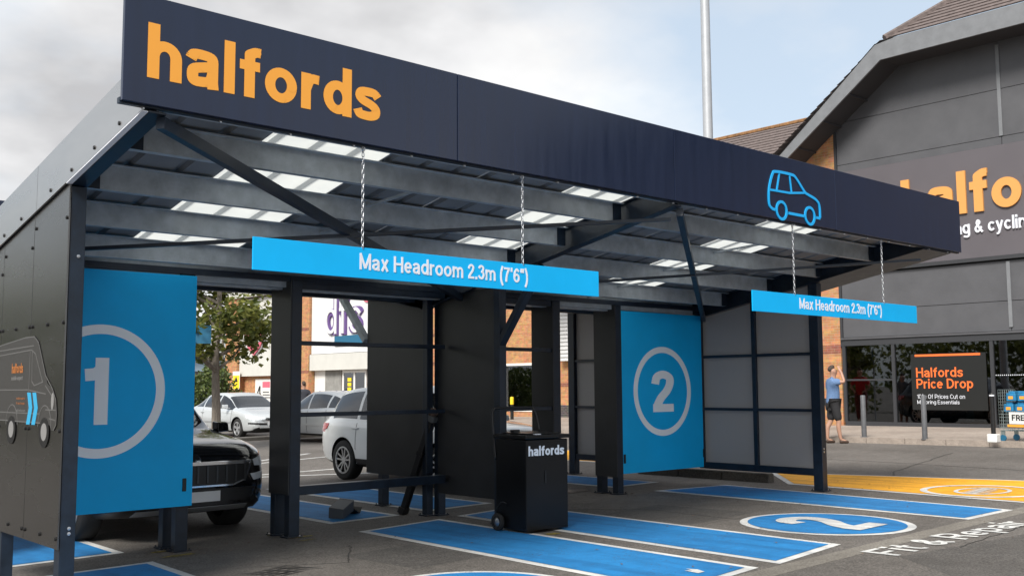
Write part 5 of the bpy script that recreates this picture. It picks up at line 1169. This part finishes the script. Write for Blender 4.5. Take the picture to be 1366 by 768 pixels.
# ================================================================== TREE AND HEDGE
def tree(loc, label, h=5.6, crown_z=(2.5, 5.6), R_=1.75, n=3600, seed=3, lean=.12):
    rnd = random.Random(seed); root = empty('slim_tree', loc, label, 'tree'); tr = MB()
    tr.tube(smooth_pts([(0, 0, -.05), (.01, 0, .9), (-.02, .02, 1.8), (-.03, 0, 2.6), (.03, 0, 3.6), (.0, 0, h-.5)], 4), [.13-.004*k for k in range(21)], 10)
    limbs = []
    for k in range(13):
        a = rnd.uniform(0, 2*PI)+k*2.4; z0 = rnd.uniform(1.9, h-1.6); ln = rnd.uniform(.9, R_)*(1-.25*(z0-2)/3); e = Vector((math.cos(a)*ln, math.sin(a)*ln, z0+rnd.uniform(.35, 1.0)))
        mid = Vector((math.cos(a)*ln*.5, math.sin(a)*ln*.5, z0+.35)); tr.tube(smooth_pts([(0, 0, z0), mid, e], 4), [.05-.0045*j for j in range(9)], 6); limbs += [mid, e, mid.lerp(e, .5)]
    L_(tr, 'trunk', 'bark', root).data.polygons.foreach_set('use_smooth', [True]*0)
    # clumps of leaves round the limb ends
    cl = []
    for p in limbs:
        for _ in range(2): cl.append((p+Vector((rnd.gauss(0, .22), rnd.gauss(0, .22), rnd.gauss(.05, .16))), rnd.uniform(.22, .48)))
    for _ in range(46):
        a = rnd.uniform(0, 2*PI); r = R_*math.sqrt(rnd.random())*1.05; z = rnd.uniform(*crown_z); r *= (1.0 if z < 4.2 else max(.3, 1-(z-4.2)*.45)); cl.append((Vector((r*math.cos(a), r*math.sin(a), z)), rnd.uniform(.2, .42)))
    vs = []; fs = []
    for i in range(n):
        c, s = rnd.choice(cl); v = Vector((rnd.gauss(0, 1), rnd.gauss(0, 1), rnd.gauss(0, .75))); v = v.normalized()*s*rnd.random()**.45; p = c+v
        if p.z < 2.15: continue
        u = Vector((rnd.gauss(0, 1), rnd.gauss(0, 1), rnd.gauss(-.3, .5))).normalized(); w = u.cross(Vector((rnd.gauss(0, 1), rnd.gauss(0, 1), rnd.gauss(0, 1)))).normalized(); L = rnd.uniform(.06, .12); k = len(vs)
        fold = u.cross(w)*L*.22
        vs += [p-u*L, p+w*L*.6+fold, p+u*L*1.1, p-w*L*.6+fold]; fs += [(k, k+1, k+2), (k, k+2, k+3)]
    L_(MB().add(vs, fs), 'crown', 'leaf', root)
    return root
q = G(287, 600); tree((q.x, q.y, q.z), 'slim young tree with an open dark green crown behind the blue panel one', n=4300)
def bush(loc, rx, ry, h, label, n, seed, name='hedge'):
    rnd = random.Random(seed); root = empty(name, loc, label, name.split('_')[-1]); vs = []; fs = []; tw = MB()
    for k in range(14):
        x, y = rnd.uniform(-rx, rx)*.6, rnd.uniform(-ry, ry)*.6; tw.tube([(x, y, 0), (x*1.2, y*1.2, h*.5), (x*1.35, y*1.35, h*.85)], [.03, .02, .008], 5)
    L_(tw, 'stems', 'bark', root)
    for i in range(n):
        a = rnd.uniform(0, 2*PI); z = rnd.random(); r = math.sqrt(rnd.random())**.5*(1-.35*z**3); lump = 1+.16*math.sin(a*5+z*7)+.1*math.sin(a*11+z*13)
        p = Vector((rx*r*lump*math.cos(a), ry*r*lump*math.sin(a), h*z*(.9+.1*math.sin(a*4)))); u = Vector((rnd.gauss(0, 1), rnd.gauss(0, 1), rnd.gauss(0, 1))).normalized(); w = u.cross(Vector((rnd.gauss(0, 1), rnd.gauss(0, 1), .3))).normalized(); L = rnd.uniform(.05, .11); k = len(vs)
        vs += [p-u*L, p+w*L*.6, p+u*L, p-w*L*.6]; fs.append((k, k+1, k+2, k+3))
    L_(MB().add(vs, fs), 'foliage', 'hedge_leaf', root)
q = atD(262, 540, 46); bush((q.x, q.y, gz(q.x, q.y)), 1.9, 1.4, 2.75, 'tall rounded green hedge behind the silver hatchback', 9000, 5)

# ================================================================== PEOPLE
def skinmesh(name, pts, edges, m, parent, sub=2):
    """pts: {key: (x, y, z, r)} joints; grown into one continuous surface"""
    keys = list(pts); me = bpy.data.meshes.new(name); me.from_pydata([pts[k][:3] for k in keys], [(keys.index(a), keys.index(b)) for a, b in edges], [])
    ob = bpy.data.objects.new(name, me); COL.objects.link(ob); ob.modifiers.new('s', 'SKIN')
    for i, k in enumerate(keys):
        sv = me.skin_vertices[0].data[i]; r = pts[k][3]; sv.radius = (r, r); sv.use_root = (i == 0)
    sm_ = ob.modifiers.new('u', 'SUBSURF'); sm_.levels = sub; sm_.render_levels = sub
    em = evalmesh(ob); bpy.data.objects.remove(ob); o = link(em, name, m, None, True); o.parent = parent; return o
def ch(*k): return list(zip(k, k[1:]))
def person(loc, rz, label, top_m, low_m, pose='stand', shorts=True, hair='hair', scale=1.0):
    root = empty('person', loc, label, 'person', None, rz); root.scale = (scale,)*3
    J = dict(pel=(0, 0, .95, .125), wai=(.0, 0, 1.08, .125), che=(.02, 0, 1.30, .135), nek=(.01, 0, 1.47, .055), jaw=(.03, 0, 1.56, .066), hed=(.03, 0, 1.655, .088), crn=(.015, 0, 1.715, .07), nos=(.122, 0, 1.615, .014), erl=(.02, .088, 1.62, .016), err=(.02, -.088, 1.62, .016))
    fr = .12 if pose == 'walk' else .03
    for s, n in ((1, 'l'), (-1, 'r')):
        f = fr*s*(-1)
        J.update({'hip'+n: (0, .095*s, .90, .095), 'kne'+n: (.03+f*.5, .10*s, .50, .062), 'cal'+n: (f*.8-.02, .10*s, .36, .055), 'ank'+n: (f, .10*s, .09, .038), 'toe'+n: (f+.15, .115*s, .03, .032), 'sho'+n: (0, .175*s, 1.405, .066)})
        if pose in ('shade', 'walk') and s < 0:      # arm raised, hand to the forehead
            J.update({'elb'+n: (.20, .24*s, 1.38, .042), 'wri'+n: (.17, .15*s, 1.60, .030), 'pal'+n: (.13, .11*s, 1.68, .034)})
            hx, hy, hz, dd = .13, .11*s, 1.68, [(-.03+.018*k, -.035*s+.0*k, .075-.006*abs(k-1.5)) for k in range(4)]
        elif pose == 'arms' :
            J.update({'elb'+n: (.02, .30*s, 1.16, .042), 'wri'+n: (.16, .17*s, 1.02, .030), 'pal'+n: (.21, .12*s, 1.00, .034)}); hx, hy, hz, dd = .21, .12*s, 1.0, [(.07-.004*abs(k-1.5), (-.03+.018*k)*.8, .03-.02*k) for k in range(4)]
        else:
            J.update({'elb'+n: (-.03, .235*s, 1.14, .042), 'wri'+n: (.04, .245*s, .90, .029), 'pal'+n: (.06, .245*s, .83, .034)}); hx, hy, hz, dd = .06, .245*s, .83, [(-.03+.02*k, -.012*s, -.085+.006*abs(k-1.5)) for k in range(4)]
        for k, (dx, dy, dz) in enumerate(dd):
            J['f%d%s' % (k, n)] = (hx+dx*.62, hy+dy*.62, hz+dz*.62, .011); J['g%d%s' % (k, n)] = (hx+dx*1.2+.012, hy+dy*1.2, hz+dz*1.15, .009)
        J['t0'+n] = (hx+.03, hy-.01*s, hz+.0, .012); J['t1'+n] = (hx+.06, hy-.02*s, hz-.02, .010)
    E_ = ch('pel', 'wai', 'che', 'nek', 'jaw', 'hed', 'crn')+[('hed', 'nos'), ('hed', 'erl'), ('hed', 'err')]
    for n in 'lr':
        E_ += ch('pel', 'hip'+n, 'kne'+n, 'cal'+n, 'ank'+n, 'toe'+n)+ch('che', 'sho'+n, 'elb'+n, 'wri'+n, 'pal'+n)
        for k in range(4): E_ += ch('pal'+n, 'f%d%s' % (k, n), 'g%d%s' % (k, n))
        E_ += ch('pal'+n, 't0'+n, 't1'+n)
    skinmesh('body', J, E_, 'skin', root, 2)
    big = lambda k, d: (*J[k][:3], J[k][3]+d)
    S = {k: big(k, .04) for k in ('wai', 'che', 'shol', 'shor')}; S['hem'] = (0, 0, .90, .175); S['col'] = (.01, 0, 1.43, .075)
    for n in 'lr':
        e, s0 = Vector(J['elb'+n][:3]), Vector(J['sho'+n][:3]); S['slv'+n] = (*s0.lerp(e, .78), .066)
    skinmesh('shirt', S, [('che', 'wai'), ('wai', 'hem'), ('che', 'col'), ('che', 'shol'), ('che', 'shor'), ('shol', 'slvl'), ('shor', 'slvr')], top_m, root, 2)
    Tq = {'pel': (0, 0, .94, .145)}; ed = []
    for n in 'lr':
        h, k, a = (Vector(J[q_+n][:3]) for q_ in ('hip', 'kne', 'ank')); Tq['h'+n] = (*h, .115); Tq['m'+n] = (*h.lerp(k, .6), .10); Tq['k'+n] = (*h.lerp(k, 1.02 if shorts else 1.0), .095 if shorts else .078); ed += ch('pel', 'h'+n, 'm'+n, 'k'+n)
        if not shorts: Tq['a'+n] = (*k.lerp(a, .95), .06); ed += ch('k'+n, 'a'+n)
    skinmesh('shorts' if shorts else 'trousers', Tq, ed, low_m, root, 2)
    for n in 'lr':
        a, t = J['ank'+n], J['toe'+n]; skinmesh('shoe', {'h': (a[0]-.035, a[1], .042, .043), 'm': (a[0]+.06, a[1]+(t[1]-a[1])*.5, .042, .045), 't': (t[0]+.03, t[1], .034, .034)}, ch('h', 'm', 't'), 'shoe', root, 2)
    skinmesh('hair', {'b': (-.045, 0, 1.62, .062), 'm': (-.035, 0, 1.69, .078), 't': (.02, 0, 1.735, .07), 'f': (.065, 0, 1.732, .038)}, ch('b', 'm', 't', 'f'), hair, root, 2)
    for s in (-1, 1):
        o = MB().lathe([(0, -.011), (.009, -.006), (.011, 0), (.009, .006), (0, .011)], 8, (.112, .033*s, 1.655)).build('eye', 'black', None, True); o.parent = root
    o = MB().box(.100, .114, -.024, .024, 1.572, 1.581).build('mouth', 'pink', None); o.parent = root
    return root
q = G(1113, 591); head = math.atan2(-.66, .75)
person((q.x, q.y, gz(q.x, q.y)), head, 'man in blue shirt and black shorts with a hand raised to his head', 'shirtblue', 'shortsblack', 'walk', scale=1.0)
person((23.0, 17.5, pave_z(23, 17.5)), -.3, 'person in red top and maroon trousers mirrored in the shop window', 'shirtred', 'trousermaroon', 'arms', False)
person((19.8, 17.7, gz(19.8, 17.7)), -.2, 'person in grey top and shorts mirrored in the shop window', 'shirtgrey', 'shirtgrey', 'arms', True)
q = atD(405, 530, 36); person((q.x, q.y, gz(q.x, q.y)), 1.2, 'person in dark jacket standing behind the silver grey hatchback', 'jacket', 'shortsblack', 'stand', False)

# a belt of trees along the far left edge of the car park (seen in the reflections on the cladding and the shop glass)
def tree_belt():
    rnd = random.Random(11); line = [Vector(p) for p in ((-3, 62), (-12, 52), (-24, 42), (-40, 30), (-52, 12), (-58, -10))]; vs = []; fs = []; blobs = []
    for a, c in zip(line, line[1:]):
        for k in range(9):
            p = a.lerp(c, k/9)+Vector((rnd.gauss(0, 1.2), rnd.gauss(0, 1.2))); H_ = rnd.uniform(6, 10)
            for j in range(5): blobs.append((Vector((p.x+rnd.gauss(0, 1.1), p.y+rnd.gauss(0, 1.1), gz(p.x, p.y)+H_*(.12+.2*j))), rnd.uniform(1.3, 2.3)))
    for i in range(26000):
        c, r = rnd.choice(blobs); v = Vector((rnd.gauss(0, 1), rnd.gauss(0, 1), rnd.gauss(0, 1))).normalized()*r*rnd.random()**.4; p = c+v
        u = Vector((rnd.gauss(0, 1), rnd.gauss(0, 1), rnd.gauss(0, 1))).normalized(); w = u.cross(Vector((rnd.gauss(0, 1), rnd.gauss(0, 1), .3))).normalized(); L = rnd.uniform(.16, .32); k = len(vs)
        vs += [p-u*L, p+w*L*.7, p+u*L, p-w*L*.7]; fs.append((k, k+1, k+2, k+3))
    o = MB().add(vs, fs).build('tree_belt', 'leaf'); tag(o, 'dense belt of trees along the far edge of the car park', 'trees', kind='stuff')
tree_belt()

# repair patches in the asphalt, seams and a few fallen leaves
M['asphalt_patch'] = ground_mat('asphalt_patch', (.046, .043, .041), (.17, .16, .15)); M['seam'] = mat('seam', (.022, .021, .02), .7)
for poly in ([g2(840, 600+0), g2(1010, 606), g2(1090, 622), g2(900, 612)], [g2(1200, 742), g2(1366, 712), g2(1500, 740), g2(1330, 790)], [(5.2, 7.0), (6.0, 7.05), (5.95, 8.1), (5.15, 8.05)], [(8.7, 6.9), (9.9, 6.95), (9.85, 8.3), (8.72, 8.2)]): flat('asphalt_patch', poly, 'asphalt_patch', .3)
def seam(pts, w=.012):
    b = MB(); q = []; rnd = random.Random(len(pts)*7+int(pts[0][0]*10))
    for a, c in zip(pts, pts[1:]):
        for k in range(14): t = k/14; q.append((a[0]+(c[0]-a[0])*t+rnd.gauss(0, .012), a[1]+(c[1]-a[1])*t+rnd.gauss(0, .012)))
    stroke(b, gnd(.7), q, w, .0005); struct(b.build('asphalt_crack', 'seam'))
seam([(8.6, 9.2), (9.4, 8.0), (9.3, 6.8), (10.2, 6.6)], .007); seam([(4.2, 8.2), (5.0, 7.7), (5.6, 8.6)], .007); seam([(12.6, 6.9), (15.5, 8.2), (20, 9.3)], .02); seam([(9, 4.2), (10.5, 4.3), (13.5, 3.9)], .010); seam([(16.2, 4.2), (17.0, 9), (17.6, 16)], .02)
def litter():
    rnd = random.Random(4); vs = []; fs = []
    for i in range(260):
        if i < 150: c = rnd.choice(((5.4, 9.3), (4.3, 9.3), (12.85, 8.9), (12.3, 7.4), (7.5, 9.6), (10.4, 9.4), (12.8, 10))); x, y = c[0]+rnd.gauss(0, .22), c[1]+rnd.gauss(0, .22)
        else: x, y = rnd.uniform(2, 14), rnd.uniform(4, 12)
        L = rnd.uniform(.010, .026); a = rnd.uniform(0, 6.28); z = gz(x, y)+.014; k = len(vs); ca, sa = math.cos(a)*L, math.sin(a)*L
        vs += [(x-ca, y-sa, z), (x+sa*.5, y-ca*.5, z+.004), (x+ca, y+sa, z+.002), (x-sa*.5, y+ca*.5, z+.005)]; fs.append((k, k+1, k+2, k+3))
    o = MB().add(vs, fs).build('fallen_leaves', 'rag'); tag(o, 'small dry leaves and grit scattered on the asphalt', 'litter', kind='stuff')
litter()
